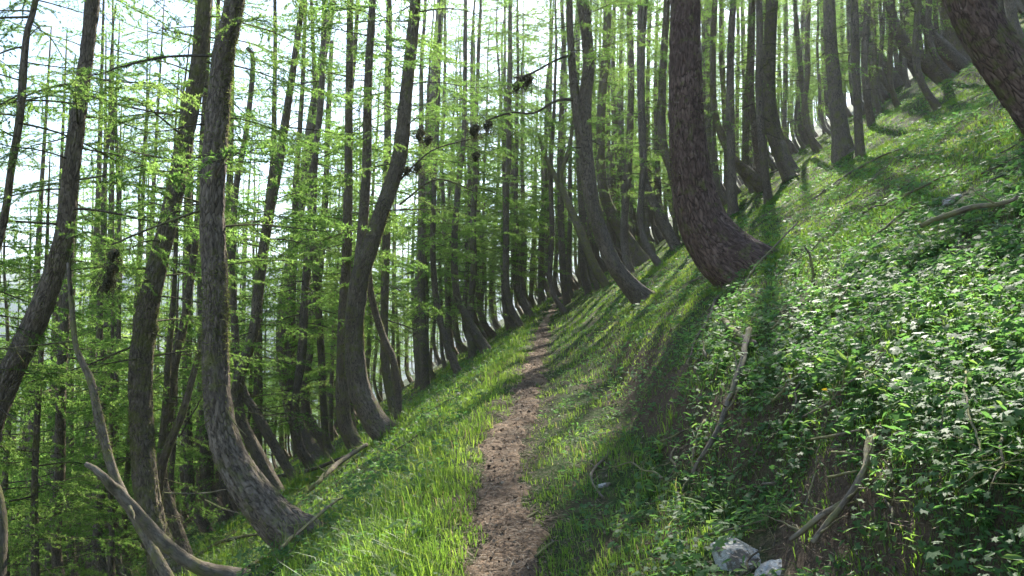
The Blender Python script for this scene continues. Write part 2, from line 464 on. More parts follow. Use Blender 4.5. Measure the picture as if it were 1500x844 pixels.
def branch_template(seed, L=2.4, live=1.0, tuft_gap=.055, nb=4, bl=.034, bw=.005):
    rg = np.random.default_rng(seed)
    x = np.linspace(0, L, 12)
    ph = rg.uniform(0, 6, 4)
    P = np.stack([x, .10*np.sin(x*1.9+ph[0])*x/L+.05*np.sin(x*4.3+ph[1])*x/L, .05*x-.10*x*x/L*rg.uniform(.6, 1.6)+.04*np.sin(x*3.1+ph[2])], 1)
    WV, WF = [], []; off = 0
    def addw(a):
        nonlocal off
        WV.append(a[0]); WF.append(a[1]+off); off += len(a[0])
    addw(prism(P, .017, .003, 4))
    lines = []
    if live > .3: lines.append(P[3:])
    k = .25
    side = 1
    while k < .98:
        i = k*11; a = int(i); p = P[a]+(P[min(a+1, 11)]-P[a])*(i-a)
        ln = (.95*(1-k)**.7+.13)*rg.uniform(.45, 1.1)*L/2.4
        ang = side*rg.uniform(.75, 1.25); side = -side if rg.random() < .8 else side
        d = np.array([math.cos(ang), math.sin(ang), rg.uniform(-.25, .15)])
        t = np.linspace(0, 1, 6)[:, None]
        Q = p+d*ln*t+np.array([.25*ln, 0, -.22*ln])*t*t+rg.normal(size=(6, 3))*.012
        addw(prism(Q, .006, .0015, 3)); lines.append(Q)
        if ln > .4:
            for _ in range(3):
                tt = rg.uniform(.3, .9); q = Q[int(tt*5)]
                dd = d+rg.normal(size=3)*.7; dd = dd/np.linalg.norm(dd)*ln*rg.uniform(.2, .45); dd[2] -= .06
                Q2 = q+dd*np.linspace(0, 1, 4)[:, None]+rg.normal(size=(4, 3))*.006
                addw(prism(Q2, .003, .001, 3)); lines.append(Q2)
        k += rg.uniform(.035, .085)
    C = []
    if live > 0:
        for Q in lines:
            sg = np.linalg.norm(np.diff(Q, axis=0), axis=1); tot = sg.sum(); n = max(1, int(tot/tuft_gap*live))
            cl = np.concatenate([[0], np.cumsum(sg)]); u = rg.uniform(.08, 1, n)*tot
            C.append(np.stack([np.interp(u, cl, Q[:, j]) for j in range(3)], 1))
    WV = np.vstack(WV); WF = np.vstack(WF)
    if C:
        C = np.vstack(C); n = len(C)
        C = np.repeat(C, nb, 0); D = unit(rg.normal(size=(n*nb, 3))+np.array([.5, 0, .25]))
        NV = blades(C, D, bl*rg.uniform(.6, 1.25, n*nb), np.full(n*nb, bw)*rg.uniform(.7, 1.3, n*nb), rg)
        NF = np.arange(len(NV)).reshape(-1, 3); nr = np.repeat(rg.random(n), nb)
    else:
        NV = np.zeros((0, 3)); NF = np.zeros((0, 3), int); nr = np.zeros(0)
    return WV, WF, NV, NF, nr
LIVE = [branch_template(100+i, 2.5, 1.0, .034, 5, .055, .017) for i in range(7)]
SEMI = [branch_template(150+i, 2.0, .6, .04, 5, .050, .014) for i in range(3)]
FINE = [branch_template(200+i, 2.4, 1.0, .024, 6, .044, .0085) for i in range(6)]
FARB = [branch_template(250+i, 2.4, 1.0, .11, 3, .095, .030) for i in range(4)]
DEAD = [branch_template(300+i, 1.5, 0) for i in range(5)]

def build_crown(specs, name):
    """specs: (template, origin, azimuth, elevation, scale, roll) -> one crown mesh of limbs and needles"""
    Wv, Wf, Nv, Nf, nr = [], [], [], [], []; ow = on = 0
    for (tp, o, az_, el, s, hue) in specs:
        M3 = np.array(Matrix.Rotation(az_, 3, 'Z') @ Matrix.Rotation(-el, 3, 'Y') @ Matrix.Rotation((s*97 % .7)-.35, 3, 'X'))
        a, b, c, d, e = tp
        Wv.append(a@M3.T*s+o); Wf.append(b+ow); ow += len(a)
        if len(c):
            Nv.append(c@M3.T*s+o); Nf.append(d+on); nr.append(np.clip(e*.6+hue*.4, 0, 1)); on += len(c)
    W = np.vstack(Wv); F = np.vstack(Wf); k = len(F)
    if Nv:
        V = np.vstack([W]+Nv); F = np.vstack([F, np.vstack(Nf)+len(W)]); r = np.concatenate([np.zeros(k)]+nr)
    else: V, r = W, np.zeros(k)
    mi = np.zeros(len(F), int); mi[k:] = 1
    return mesh(name, V, F, [M['twig'], M['needle']], mi, smooth=False, attrs={'rnd': ('FACE', r), 'barkco': ('POINT', V)})

def crown_specs(P, Rr, rg, first=2.5, gap=.22, live_from=4.0, maxlen=1.0, fine_until=0, tpl=None, droop=0):
    """branches up a trunk polyline P (local coordinates)"""
    L = np.concatenate([[0], np.cumsum(np.linalg.norm(np.diff(P, axis=0), axis=1))]); tot = L[-1]
    out = []; h = first; az_ = rg.uniform(0, 6.28)
    while h < tot-.15:
        p = np.array([np.interp(h, L, P[:, j]) for j in range(3)])
        f = (h-live_from)/(tot-live_from)
        az_ += 2.4+rg.uniform(-.5, .5)
        if f < 0:
            q = rg.random()
            if q < .45: out.append((DEAD[rg.integers(5)], p, az_, rg.uniform(-.35, .15), rg.uniform(.35, 1.1), .3))
            elif q < .8: out.append((SEMI[rg.integers(3)], p, az_, rg.uniform(-.3, .1), rg.uniform(.4, .95), rg.random()))
            h += rg.uniform(.6, 1.4)*gap*1.1
        else:
            s = maxlen*(1.05-.85*max(0, (f-.25)/.75)**1.2)*rg.uniform(.55, 1.1)*(.75 if f < .08 else 1)
            lib = tpl or (FINE if h < fine_until else LIVE)
            if rg.random() < .12: lib = DEAD
            out.append((lib[rg.integers(len(lib))], p, az_, rg.uniform(-.28, .12)+.35*max(0, f-.5)-droop, max(.12, s), rg.random()))
            h += rg.uniform(.5, 1.5)*gap
            if rg.random() < .09: h += rg.uniform(.7, 1.9)
    return out

def fuzz(V, F, n, rg, size=.03, zlim=9):
    """moss threads on a trunk surface"""
    T = V[F]; ce = T.mean(1); ar = np.linalg.norm(np.cross(T[:, 1]-T[:, 0], T[:, 2]-T[:, 0]), axis=1)
    w = ar*(np.clip(fbm(ce[:, 0]*2.5+3, ce[:, 1]*2.5, ce[:, 2]*1.3, 3)+.15, 0, 1)+.03)*(ce[:, 2] < zlim)
    i = rg.choice(len(F), n, p=w/w.sum())
    b = rg.dirichlet([1, 1, 1], n); C = (T[i]*b[..., None]).sum(1)
    N = unit(np.cross(T[i, 1]-T[i, 0], T[i, 2]-T[i, 0]))
    D = unit(N*.7+rg.normal(size=(n, 3))*.5+np.array([0, 0, -.45]))
    NV = blades(C, D, rg.uniform(.4, 1.4, n)*size, np.full(n, size*.28), rg)
    return mesh('moss', NV, np.arange(len(NV)).reshape(-1, 3), [M['moss']], smooth=False, attrs={'rnd': ('FACE', rg.random(n))})

def lichen_mesh(size, seed, hang=1.0):
    rg = np.random.default_rng(seed); n = 260
    C = rg.normal(size=(n, 3))*size*np.array([.32, .32, .22]); C[:, 2] -= np.abs(rg.normal(size=n))*size*.35*hang
    D = unit(rg.normal(size=(n, 3))*.7+np.array([0, 0, -.8*hang]))
    NV = blades(C, D, rg.uniform(.3, 1, n)*size*.55, np.full(n, size*.05), rg)
    q, w = spline([(0, 0, size*.25), (size*.08, 0, 0), (-size*.05, 0, -size*.35*hang), (0, 0, -size*.7*hang)], [size*.12, size*.3, size*.2, size*.03], size*.12)
    v, f, c = tube(q, w, 10, rough=.8, seed=seed % 20)
    F = np.vstack([f, np.arange(len(NV)).reshape(-1, 3)+len(v)])
    return mesh('lichen_clump', np.vstack([v, NV]), F, [M['lichen']], smooth=False, attrs={'rnd': ('FACE', rg.random(len(F)))})

TREES = []      # (x, y) of every trunk base
GRP_L, GRP_R = 'larches downhill of the path', 'larches uphill of the path'
def extend_top(P, W, height, rg, lean=0.0):
    """carry a traced trunk on above the picture, bending to vertical and tapering"""
    P = [np.array(p) for p in P]; W = list(W)
    z0 = P[0][2]; d = unit(P[-1]-P[-2]); last = P[-1]; w0 = W[-1]; rest = height-(last[2]-z0)
    if rest < 1.5: return P, W
    n = max(3, int(rest/1.6)); st = rest/n
    for i in range(n):
        d = unit(d*.75+np.array([lean*.3+rg.uniform(-.04, .04), rg.uniform(-.03, .03), 1])*.25)
        last = last+d*st; P.append(last); W.append(w0*(1-(i+1)/n)**.8+.015)
    return P, W

def traced(pts, label, depth=None, height=19, near=1, bark='bark', group=None, first=2.0, live_from=4.6, gap=.135, maxlen=1.0,
           limbs=(), lumps=(), stems=(), moss=0, top=True, name='larch_tree', flare=.35, crown=True, cat='tree', seed=None, fine=99, dy=0.0):
    """pts: (px, py, width px) from the base upward"""
    seed = seed if seed is not None else int(abs(pts[0][0]*7+pts[0][1])) % 9973
    rg = np.random.default_rng(seed)
    if depth is None:
        h = hit(pts[0][0], pts[0][1]); depth = h[1] if h is not None else 30
    P = [at(a, b, depth) for a, b, w in pts]; k = depth/FPX
    W = [w*k/2*(1.0 if bark == 'bark_big' else .86) for a, b, w in pts]
    # depth wobble so that a trunk is no flat curve
    wob = rg.uniform(-1, 1, 2)
    P = [p+np.array([0, .12*wob[0]*math.sin(i*.9)+dy*i, 0]) for i, p in enumerate(P)]
    # carry the foot down into the ground
    b0 = P[0]; g = Hs(b0[0], b0[1])
    if b0[2] > g+.05:
        d = unit(P[0]-P[1]); q = b0.copy(); ext = []; s = .35
        for _ in range(40):
            d = unit(d+np.array([.045, 0, -.05])); q = q+d*s; ext.append(q.copy())
            if q[2] < Hs(q[0], q[1])-.1: break
        P = ext[::-1]+P; W = [W[0]*1.12]*len(ext)+W
    else:
        d = unit(P[0]-P[1]); P = [b0+d*max(.15, W[0]*.6)+np.array([.08, 0, -.08])]+P; W = [W[0]*1.02]+W
    base = np.array([P[0][0], P[0][1], P[0][2]])
    if top: P, W = extend_top(P, W, height, rg)
    P = np.array(P)-base
    SP, SW = spline(P, W, .035 if near > 1 else .12)
    nseg = 90 if near > 1 else (22 if depth < 22 else 12)
    V, F, co = tube(SP, SW, nseg, flare=flare, rough=.10 if near > 1 else .12, seed=seed % 50, knots=6)
    root = thing(name, base, label, cat, group)
    parts = [(V, F, co)]
    for (fork, spts) in stems:
        Q = [SP[np.argmin(np.abs(SP[:, 2]+base[2]-at(spts[0][0], spts[0][1], depth)[2]))]]
        Q += [at(a, b, depth)-base+np.array([0, .1*(i+1)*.3, 0]) for i, (a, b, w) in enumerate(spts[1:])]
        w = [s[2]*k/2*.86 for s in spts]
        if fork:
            Q, w = extend_top(Q, w, height*.85-base[2]*0, rg)
        q, w = spline(Q, w, .1)
        parts.append(tube(q, w, nseg, rough=.08, seed=seed % 40+3, knots=3))
        if fork and crown: root['_x'] = 0; fork_specs = crown_specs(q, w, rg, 3, gap, 4, maxlen*.8)
        else: fork_specs = []
    V, F, co = join(parts)
    obj('trunk', mesh('trunk', V, F, [M[bark]], attrs={'barkco': ('POINT', co)}), root)
    sp = crown_specs(SP, SW, rg, first, gap, live_from, maxlen, fine if depth < 17 else 0) if crown else []
    if stems and crown: sp += fork_specs
    if '_x' in root: del root['_x']
    if sp: obj('crown', build_crown(sp, 'crown'), root)
    if moss: obj('moss', fuzz(parts[0][0], parts[0][1], moss, rg, .035), root)['kind'] = 'stuff'
    for lp in limbs:
        Q = [at(a, b, depth)-base+np.array([0, -.12*i, 0]) for i, (a, b, w) in enumerate(lp)]
        q, w = spline(Q, [l[2]*k/2 for l in lp], .08)
        t_ = [tube(q, w, 7, rough=.12, seed=3)]
        for j in range(len(q)//5):
            i = int(rg.integers(1, len(q)-1)); d = unit(rg.normal(size=3)+np.array([0, 0, -.3]))*rg.uniform(.12, .4)
            t_.append(tube(q[i]+d*np.linspace(0, 1, 5)[:, None]+rg.normal(size=(5, 3))*.012, np.linspace(.006, .002, 5), 4, rough=0, seed=1))
        v, f, c = join(t_)
        obj('dead_branch', mesh('dead_branch', v, f, [M['darkdead']], attrs={'barkco': ('POINT', c)}), root)
    for (a, b, s) in lumps:
        c = at(a, b, depth)-base
        lo = obj('lichen_clump', lichen_mesh(s*k, int(a+b)), root); lo.location = (c[0], c[1]-.12, c[2])
    TREES.append((base[0], base[1]))
    return root

# ---- the trees one can single out, from the photograph
T = traced
T([(1092, 398, 76), (1060, 368, 76), (1032, 325, 68), (1016, 270, 60), (1006, 190, 52), (1002, 100, 47), (1002, 0, 42)],
  'thick old larch with plated purplish bark, foot swept out of the bank by the path', near=2, bark='bark_big', height=21,
  first=4.6, live_from=7.5, gap=.3, moss=2500, flare=.3)
T([(447, 792, 56), (415, 772, 62), (370, 718, 60), (336, 660, 52), (320, 590, 46), (315, 500, 43), (315, 430, 41), (310, 330, 40), (313, 250, 38), (325, 100, 35), (345, 0, 32)],
  'thick mossy larch in the left foreground with a long curved foot', near=2, height=20, first=3.2, live_from=5.0, gap=.25, moss=9000, flare=.3,
  limbs=[[(318, 300, 4), (262, 325, 3.5), (225, 345, 3), (192, 365, 2)], [(316, 560, 2), (345, 610, 2), (380, 640, 1)]], lumps=[(176, 372, 20), (172, 395, 22), (166, 415, 24)])
T([(1548, 168, 84), (1495, 112, 70), (1450, 50, 66), (1415, -15, 62), (1395, -90, 56), (1385, -200, 50)],
  'massive leaning larch trunk cutting the top right corner of the picture', near=2, bark='bark_big', height=20, first=6, live_from=8, gap=.32, flare=.3)
T([(572, 640, 40), (545, 612, 38), (523, 560, 34), (518, 480, 30), (527, 410, 31), (545, 360, 29), (563, 305, 26), (585, 230, 24), (595, 130, 22), (605, 30, 20), (608, 0, 19)],
  'forked larch left of the path, its two stems parting at head height', near=1, height=19, moss=6000, first=4.4, live_from=5.5,
  stems=[(1, [(526, 415, 26), (529, 360, 18), (536, 250, 16), (538, 120, 14), (544, 0, 12)])],
  limbs=[[(580, 270, 3), (612, 240, 3), (640, 222, 2), (690, 210, 2)], [(585, 300, 3), (640, 265, 2.5), (700, 285, 1.5)]],
  lumps=[(615, 196, 20), (612, 245, 14), (598, 250, 14), (628, 205, 16)])
T([(240, 815, 40), (222, 770, 38), (210, 700, 37), (206, 620, 37), (207, 540, 36), (217, 460, 34), (232, 390, 32), (250, 310, 29), (270, 200, 27), (288, 100, 24), (300, 0, 22)],
  'tall mossy larch directly left of the thick foreground larch', depth=11.5, height=19, moss=5000, near=2, first=3.5, live_from=4.5, fine=99)
T([(-45, 720, 40), (-20, 620, 40), (12, 540, 38), (62, 440, 35), (95, 350, 28), (112, 240, 25), (125, 130, 23), (137, 0, 21)],
  'dark larch bowing towards the left edge with sky behind its upper trunk', depth=9.5, height=17, moss=2500, first=3.5, live_from=4.2, near=2, maxlen=.9)
T([(-90, 620, 20), (-60, 520, 18), (-30, 420, 15), (2, 320, 13), (20, 250, 12), (38, 170, 12), (45, 60, 11), (52, 0, 10)],
  'slender dark larch in the top left corner against white sky', depth=9.0, height=14, first=4, live_from=4.6, maxlen=.9, limbs=[[(50, 25, 4), (20, 32, 3), (-15, 40, 3)]])
T([(465, 672, 30), (442, 640, 28), (424, 595, 24), (413, 515, 21), (417, 437, 20), (435, 340, 18), (456, 190, 16), (470, 100, 14), (487, 0, 12)],
  'slender curved larch standing between the foreground larch and the forked larch', height=19, moss=3000, first=3.5, live_from=4.5)
T([(372, 655, 20), (352, 610, 19), (350, 560, 19), (372, 487, 18), (380, 410, 17), (390, 335, 16), (407, 245, 14), (426, 125, 12), (440, 30, 10), (444, 0, 10)],
  'wavy slim larch just right of the thick foreground trunk', depth=17, height=18, moss=1500, live_from=4)
T([(372, 600, 14), (352, 560, 13), (345, 480, 12), (340, 380, 12), (346, 270, 10), (360, 190, 9), (370, 90, 8), (362, 70, 6)],
  'thin crooked-topped larch peeping out behind the thick foreground trunk', depth=20, height=12, live_from=4)
T([(622, 560, 32), (617, 510, 26), (617, 420, 24), (622, 320, 22), (630, 200, 18), (638, 100, 16), (646, 0, 14)],
  'straight larch standing right of the forked larch by the grassy verge', height=20, moss=2500, first=3.5, live_from=5)
T([(696, 488, 16), (683, 465, 14), (669, 430, 13), (665, 360, 12), (672, 270, 10), (680, 180, 8), (682, 0, 6)],
  'slim larch with a hooked foot where the verge narrows left of the path', height=19, live_from=5)
T([(578, 630, 13), (583, 590, 12), (577, 535, 12), (558, 485, 12), (544, 430, 11), (541, 385, 9), (536, 350, 6)],
  'thin wavy dead stem rising beside the foot of the forked larch', crown=False, top=False, moss=1200, name='dead_tree', bark='bark', flare=.12, cat='dead tree')
T([(672, 546, 13), (652, 500, 11), (637, 425, 11), (634, 330, 9), (640, 200, 8), (643, 100, 7)],
  'thin leaning larch with its foot in the grass left of the path', height=14, live_from=4)
T([(528, 660, 26), (505, 620, 24), (500, 540, 22), (505, 430, 18), (510, 300, 16), (512, 150, 13), (514, 0, 11)],
  'straight dark larch half hidden behind the forked larch', height=18, live_from=4)
T([(470, 640, 16), (450, 605, 15), (448, 560, 14), (456, 500, 13), (466, 420, 12), (476, 300, 11), (482, 150, 9), (486, 60, 7)],
  'thin larch with an S-curved foot in the gap left of the forked larch', height=17, live_from=4)
T([(250, 745, 16), (236, 700, 16), (240, 655, 15), (250, 587, 15), (256, 535, 14), (275, 450, 12), (290, 330, 11), (297, 200, 9), (300, 130, 8)],
  'thin larch seen between the two thick mossy trunks at the left', depth=14.5, height=16, live_from=4, moss=800)
T([(226, 800, 20), (232, 730, 17), (242, 672, 15), (270, 597, 12), (292, 512, 9), (304, 470, 6)],
  'bare stem leaning right across the gap between the two mossy trunks', depth=12.2, top=False, crown=False, name='dead_tree', bark='bark', flare=.12, cat='dead tree', moss=1200)
T([(215, 790, 15), (178, 722, 15), (160, 672, 14), (145, 612, 14), (131, 552, 12), (112, 512, 9), (104, 440, 8), (100, 385, 5)],
  'broken pale snag zigzagging up at the left with peeling bark', depth=8.5, top=False, crown=False, name='dead_tree', bark='dead', flare=.1, cat='dead tree', moss=700,
  limbs=[[(104, 440, 3), (112, 380, 2), (128, 375, 1)], [(110, 500, 3), (60, 506, 2), (15, 512, 1)]])
# right of the path
T([(942, 442, 36), (920, 418, 30), (898, 386, 26), (878, 335, 25), (865, 280, 26), (858, 215, 27), (857, 150, 25), (862, 90, 21), (853, 0, 19)],
  'mossy double-stemmed larch just right of where the path disappears', height=19, moss=5000, first=3.6, live_from=5.5,
  stems=[(1, [(858, 225, 22), (846, 170, 17), (840, 110, 14), (836, 50, 12), (835, 0, 11)])],
  limbs=[[(845, 146, 5), (815, 150, 4), (782, 170, 3), (748, 172, 3), (712, 186, 2)], [(838, 80, 4), (812, 92, 3), (776, 114, 3), (752, 122, 2)]],
  lumps=[(770, 118, 24), (757, 126, 18), (715, 184, 18), (696, 190, 20), (698, 228, 16)])
T([(888, 420, 15), (870, 388, 14), (850, 340, 14), (831, 295, 13), (812, 256, 9), (798, 225, 6), (788, 196, 4)],
  'dead forked stem in front of the mossy double-stemmed larch', top=False, crown=False, name='dead_tree', bark='dead', cat='dead tree', moss=700, flare=.15,
  stems=[(0, [(826, 285, 9), (821, 258, 8), (833, 220, 7), (842, 165, 5)])])
T([(940, 388, 32), (912, 342, 22), (887, 292, 18), (880, 240, 16), (881, 165, 15), (887, 85, 14), (891, 0, 13)],
  'larch close behind the mossy double-stemmed larch', height=19, moss=1500, live_from=6+.5, gap=.15, maxlen=1.15)
T([(972, 334, 20), (945, 292, 15), (931, 240, 13), (926, 165, 12), (923, 100, 10), (920, 0, 8)],
  'slim larch curving up midway between the double-stemmed larch and the thick old larch', height=18, live_from=6+.5, gap=.15, maxlen=1.15)
T([(965, 312, 16), (948, 275, 13), (941, 230, 11), (937, 100, 10), (938, 0, 9)],
  'slim straight larch left of the thick old larch, second trunk from it', height=18, live_from=6+.5, gap=.15, maxlen=1.15)
T([(998, 305, 22), (986, 252, 18), (971, 205, 16), (970, 125, 13), (977, 0, 10)],
  'larch standing immediately left of the thick old larch', height=18, live_from=6+.5, gap=.15, maxlen=1.15)
T([(1062, 300, 20), (1047, 272, 16), (1036, 205, 15), (1032, 100, 14), (1037, 0, 14)],
  'larch standing immediately right of the thick old larch', height=20, live_from=7+.5, gap=.15, maxlen=1.15)
T([(1160, 258, 28), (1147, 232, 26), (1133, 190, 26), (1125, 135, 25), (1128, 60, 23), (1131, 0, 21)],
  'curved larch on the slope, first stout trunk right of the thick old larch', height=20, moss=1500, live_from=7+.5, gap=.15, maxlen=1.15)
T([(1237, 228, 36), (1231, 205, 30), (1223, 150, 25), (1217, 75, 22), (1215, 0, 20)],
  'upright larch on the open slope with dead twigs round its foot', height=20, moss=1500, live_from=7+.5, gap=.15, maxlen=1.15)
T([(1198, 220, 13), (1188, 200, 10), (1176, 125, 9), (1166, 25, 8), (1164, 0, 8)],
  'thin larch immediately left of the upright larch on the open slope', height=17, live_from=6+.5, gap=.15, maxlen=1.15)
T([(1316, 128, 32), (1290, 95, 27), (1266, 50, 21), (1252, 0, 17)],
  'larch with a strongly raked foot high on the slope right of the upright larch', height=20, live_from=7+.5, gap=.15, maxlen=1.15)
T([(1272, 145, 24), (1250, 125, 21), (1233, 70, 18), (1226, 0, 15)],
  'larch partly hidden behind the upright larch on the open slope', height=20, live_from=7+.5, gap=.15, maxlen=1.15)
T([(1345, 84, 24), (1326, 70, 21), (1310, 35, 16), (1300, 0, 13)],
  'larch between two raked trunks near the top of the slope', height=20, live_from=7+.5, gap=.15, maxlen=1.15)
T([(1380, 68, 22), (1360, 48, 18), (1345, 15, 15), (1338, 0, 14)],
  'slanting larch just left of the topmost upright larch', height=20, live_from=7+.5, gap=.15, maxlen=1.15)
T([(1416, 100, 36), (1408, 70, 30), (1396, 40, 26), (1382, 0, 22)],
  'stout larch in the shade left of the massive corner trunk', height=20, live_from=7+.5, gap=.15, maxlen=1.15)
T([(1092, 250, 18), (1070, 228, 14), (1048, 170, 11), (1044, 80, 10), (1048, 0, 9)],
  'hook-footed slim larch in the group between the thick old larch and its right neighbour', height=19, live_from=7+.5, gap=.15, maxlen=1.15)
T([(1110, 222, 14), (1101, 150, 11), (1102, 60, 10), (1103, 0, 9)],
  'slim upright larch just left of the first stout trunk on the slope', height=19, live_from=7+.5, gap=.15, maxlen=1.15)

# ---- leaning fallen log, lower left
def stick(pts, label, w_mul=1.0, depth=None, mat='dead', name='fallen_branch', cat='branch', lift=.0, group=None, twigs=0, seed=1, sides=9):
    P = []; W = []
    for i, p in enumerate(pts):
        h = hit(p[0], p[1]) if depth is None else at(p[0], p[1], depth if not isinstance(depth, (list, tuple)) else depth[i])
        if h is None: continue
        P.append(h+np.array([0, 0, lift])); W.append(max(.0015, p[2]*h[1]/FPX/2*w_mul))
        if depth is None: P[-1][2] = Hs(h[0], h[1])+W[-1]*.6+lift
    if len(P) < 2: print('NO HIT', label); return
    base = P[0].copy(); P = np.array(P)-base
    q, w = spline(P, W, .04)
    rg = np.random.default_rng(seed+int(abs(pts[0][0])))
    q[1:-1] += np.cumsum(rg.normal(size=(len(q)-2, 3))*.004, 0)*np.array([1, 1, .3])
    parts = [tube(q, w, sides, rough=.16, seed=seed, knots=2)]
    for _ in range(twigs):
        i = int(rg.integers(2, len(q)-1)); d = unit(rg.normal(size=3)*np.array([1, 1, .4])+np.array([0, 0, .35]))*rg.uniform(.08, .35)
        tt = np.linspace(0, 1, 7)[:, None]
        parts.append(tube(q[i]+d*tt+rg.normal(size=(7, 3))*.008*tt, np.linspace(w[i]*.5, .0012, 7), 5, rough=0, seed=2))
    V, F, c = join(parts)
    o = obj(name, mesh(name, V, F, [M[mat]], attrs={'barkco': ('POINT', c)}), None, base)
    tag(o, label, cat, group)
    return o
S = stick
S([(392, 850, 24), (340, 842, 23), (300, 833, 22), (260, 812, 20), (215, 772, 18), (170, 722, 14), (145, 697, 11), (126, 680, 7)],
  'long curved bare log sweeping from the lower left up to a broken tip', depth=[7.2, 7.2, 7.1, 7.0, 6.9, 6.8, 6.7, 6.7], name='fallen_log', cat='log', twigs=5, sides=20)
S([(-8, 850, 26), (-2, 790, 22), (0, 745, 18), (-6, 700, 12)], 'stub of pale sunlit dead wood at the bottom left corner', depth=6.0, name='dead_stump', cat='stump', sides=14)
S([(410, 843, 6), (440, 815, 5), (470, 787, 5), (502, 763, 3)], 'straight pale stick lying in the grass below the curved foot of the foreground larch', lift=.2, twigs=4)
S([(452, 742, 7), (470, 728, 7), (495, 702, 7), (537, 672, 6)], 'crooked grey branch on the slope right of the foreground larch foot', lift=.22, twigs=9)
S([(408, 708, 5), (460, 702, 5), (517, 681, 4)], 'dark branch lying level on the slope behind the crooked grey branch', mat='darkdead', lift=.24, twigs=7)
S([(238, 722, 2), (290, 724, 2), (336, 717, 1.5)], 'thin pale twig spanning the gap left of the foreground larch', depth=11, twigs=2)
S([(300, 732, 2), (330, 745, 2), (362, 754, 1.5)], 'short pale twig crossing the foreground larch trunk', depth=9.0, twigs=1)
S([(292, 824, 5), (325, 806, 5), (392, 795, 3)], 'dark branch on the ground below the foreground larch foot', mat='darkdead', lift=.12, twigs=6)
S([(365, 842, 8), (395, 822, 6), (425, 808, 4)], 'short dark branch beside the lower end of the bare log', mat='darkdead', lift=.05, twigs=4)
S([(1098, 500, 9), (1090, 540, 9), (1077, 575, 9), (1060, 632, 8), (1045, 672, 7), (1016, 714, 4)], 'long grey branch hanging down the earth bank below the thick old larch', lift=.08, twigs=14)
S([(1060, 480, 8), (1080, 503, 8), (1102, 518, 7)], 'short stout root end poking out of the bank top', lift=.06, twigs=2)
S([(1052, 440, 4), (1040, 474, 4), (1020, 524, 3), (1014, 545, 2)], 'dark root trailing down from the foot of the thick old larch', mat='darkdead', lift=.04, twigs=4)
S([(1033, 625, 4), (1022, 662, 4), (1018, 700, 4), (1000, 728, 2)], 'slim grey branch left of the long one on the earth bank', lift=.04, twigs=3)
S([(893, 668, 4), (872, 688, 4), (868, 706, 4), (882, 735, 3)], 'hooked grey stick on the bare patch right of the path', lift=.02, twigs=2)
S([(1273, 680, 5), (1262, 742, 6), (1236, 782, 6), (1192, 807, 6), (1158, 840, 5)], 'pale forked stick at the lower right, left one of the pair', w_mul=1.5, lift=.14, twigs=4)
S([(1282, 690, 4), (1268, 735, 5), (1248, 775, 6), (1220, 812, 6), (1190, 850, 5)], 'pale stick at the lower right, right one of the pair', w_mul=1.5, lift=.15, twigs=4)
S([(1190, 692, 2.5), (1225, 690, 3), (1262, 684, 2)], 'thin straw-coloured stick lying level, topmost of three', w_mul=1.4, lift=.16)
S([(1220, 714, 2.5), (1240, 717, 3), (1256, 722, 2)], 'thin straw-coloured stick lying level, middle of three', w_mul=1.4, lift=.16)
S([(1214, 753, 2.5), (1236, 751, 3), (1256, 747, 2)], 'thin straw-coloured stick lying level, lowest of three', w_mul=1.4, lift=.16)
S([(1190, 298, 3), (1240, 262, 3.5), (1290, 235, 3), (1322, 224, 2)], 'long fallen branch across the green slope below the upright larch', lift=.06, twigs=4)
S([(1350, 378, 6), (1375, 368, 7), (1425, 354, 8), (1462, 350, 6), (1492, 340, 4)], 'pale thick fallen branch among herbs at the right edge', w_mul=1.2, lift=.22, twigs=5)
S([(1278, 368, 4), (1320, 335, 4), (1352, 313, 3)], 'dark fallen branch lower left of the pale thick one', mat='darkdead', lift=.10, twigs=6)
S([(1330, 107, 3), (1362, 104, 3), (1398, 103, 2)], 'dark branch lying near the foot of the stout shaded larch', mat='darkdead', lift=.12, twigs=4)
S([(1076, 438, 3), (1108, 392, 3), (1140, 355, 2.5), (1168, 326, 2)], 'thin stick leaning against the foot of the thick old larch', depth=[9.0, 9.3, 9.6, 9.9])
S([(1192, 418, 4), (1187, 388, 4), (1179, 362, 3)], 'small upright broken stem above the earth bank', depth=[6.9, 6.9, 6.9], twigs=3, mat='darkdead')
S([(783, 820, 4), (795, 806, 5), (808, 794, 3)], 'short white stick on the right edge of the path', lift=.01)
S([(765, 768, 4), (775, 760, 5), (788, 752, 3)], 'short dark stick on the path above the white stick', mat='darkdead', lift=.01)
S([(788, 766, 5), (780, 776, 5), (776, 788, 3)], 'stubby pale twig beside the short dark stick', lift=.01)
S([(1420, 757, 2), (1450, 740, 2), (1502, 727, 2)], 'thin dry stem arching at the right edge near the bottom', lift=.12, twigs=2)
S([(1416, 587, 3), (1424, 637, 3), (1432, 680, 3), (1442, 722, 2)], 'thin grey branch hanging through the herbs at the right', lift=.12, twigs=4)
S([(1395, 610, 2), (1370, 672, 2.5), (1400, 690, 2), (1430, 712, 2)], 'bent dark twig under the herbs at the right', mat='darkdead', lift=.12, twigs=3)
S([(722, 446, 4), (745, 436, 5), (772, 430, 3)], 'fallen trunk piece lying beside the distant end of the verge', mat='darkdead', lift=.1, twigs=2)
S([(590, 565, 3), (600, 555, 5), (612, 549, 4)], 'reddish broken root by the foot of the straight larch', mat='darkdead', lift=.1, twigs=5)
S([(1170, 262, 3), (1150, 250, 3), (1120, 262, 2)], 'dead branch lying at the foot of the curved larch on the slope', mat='darkdead', lift=.1, twigs=5)
S([(330, 500, 2), (306, 560, 2), (262, 640, 2)], 'slim fallen pole leaning behind the foreground larch', depth=13.0, mat='darkdead', twigs=3)
S([(1130, 610, 4), (1160, 580, 4), (1200, 545, 3)], 'dark stick slanting up the bank below the thick herbs', mat='darkdead', lift=.08, twigs=5)
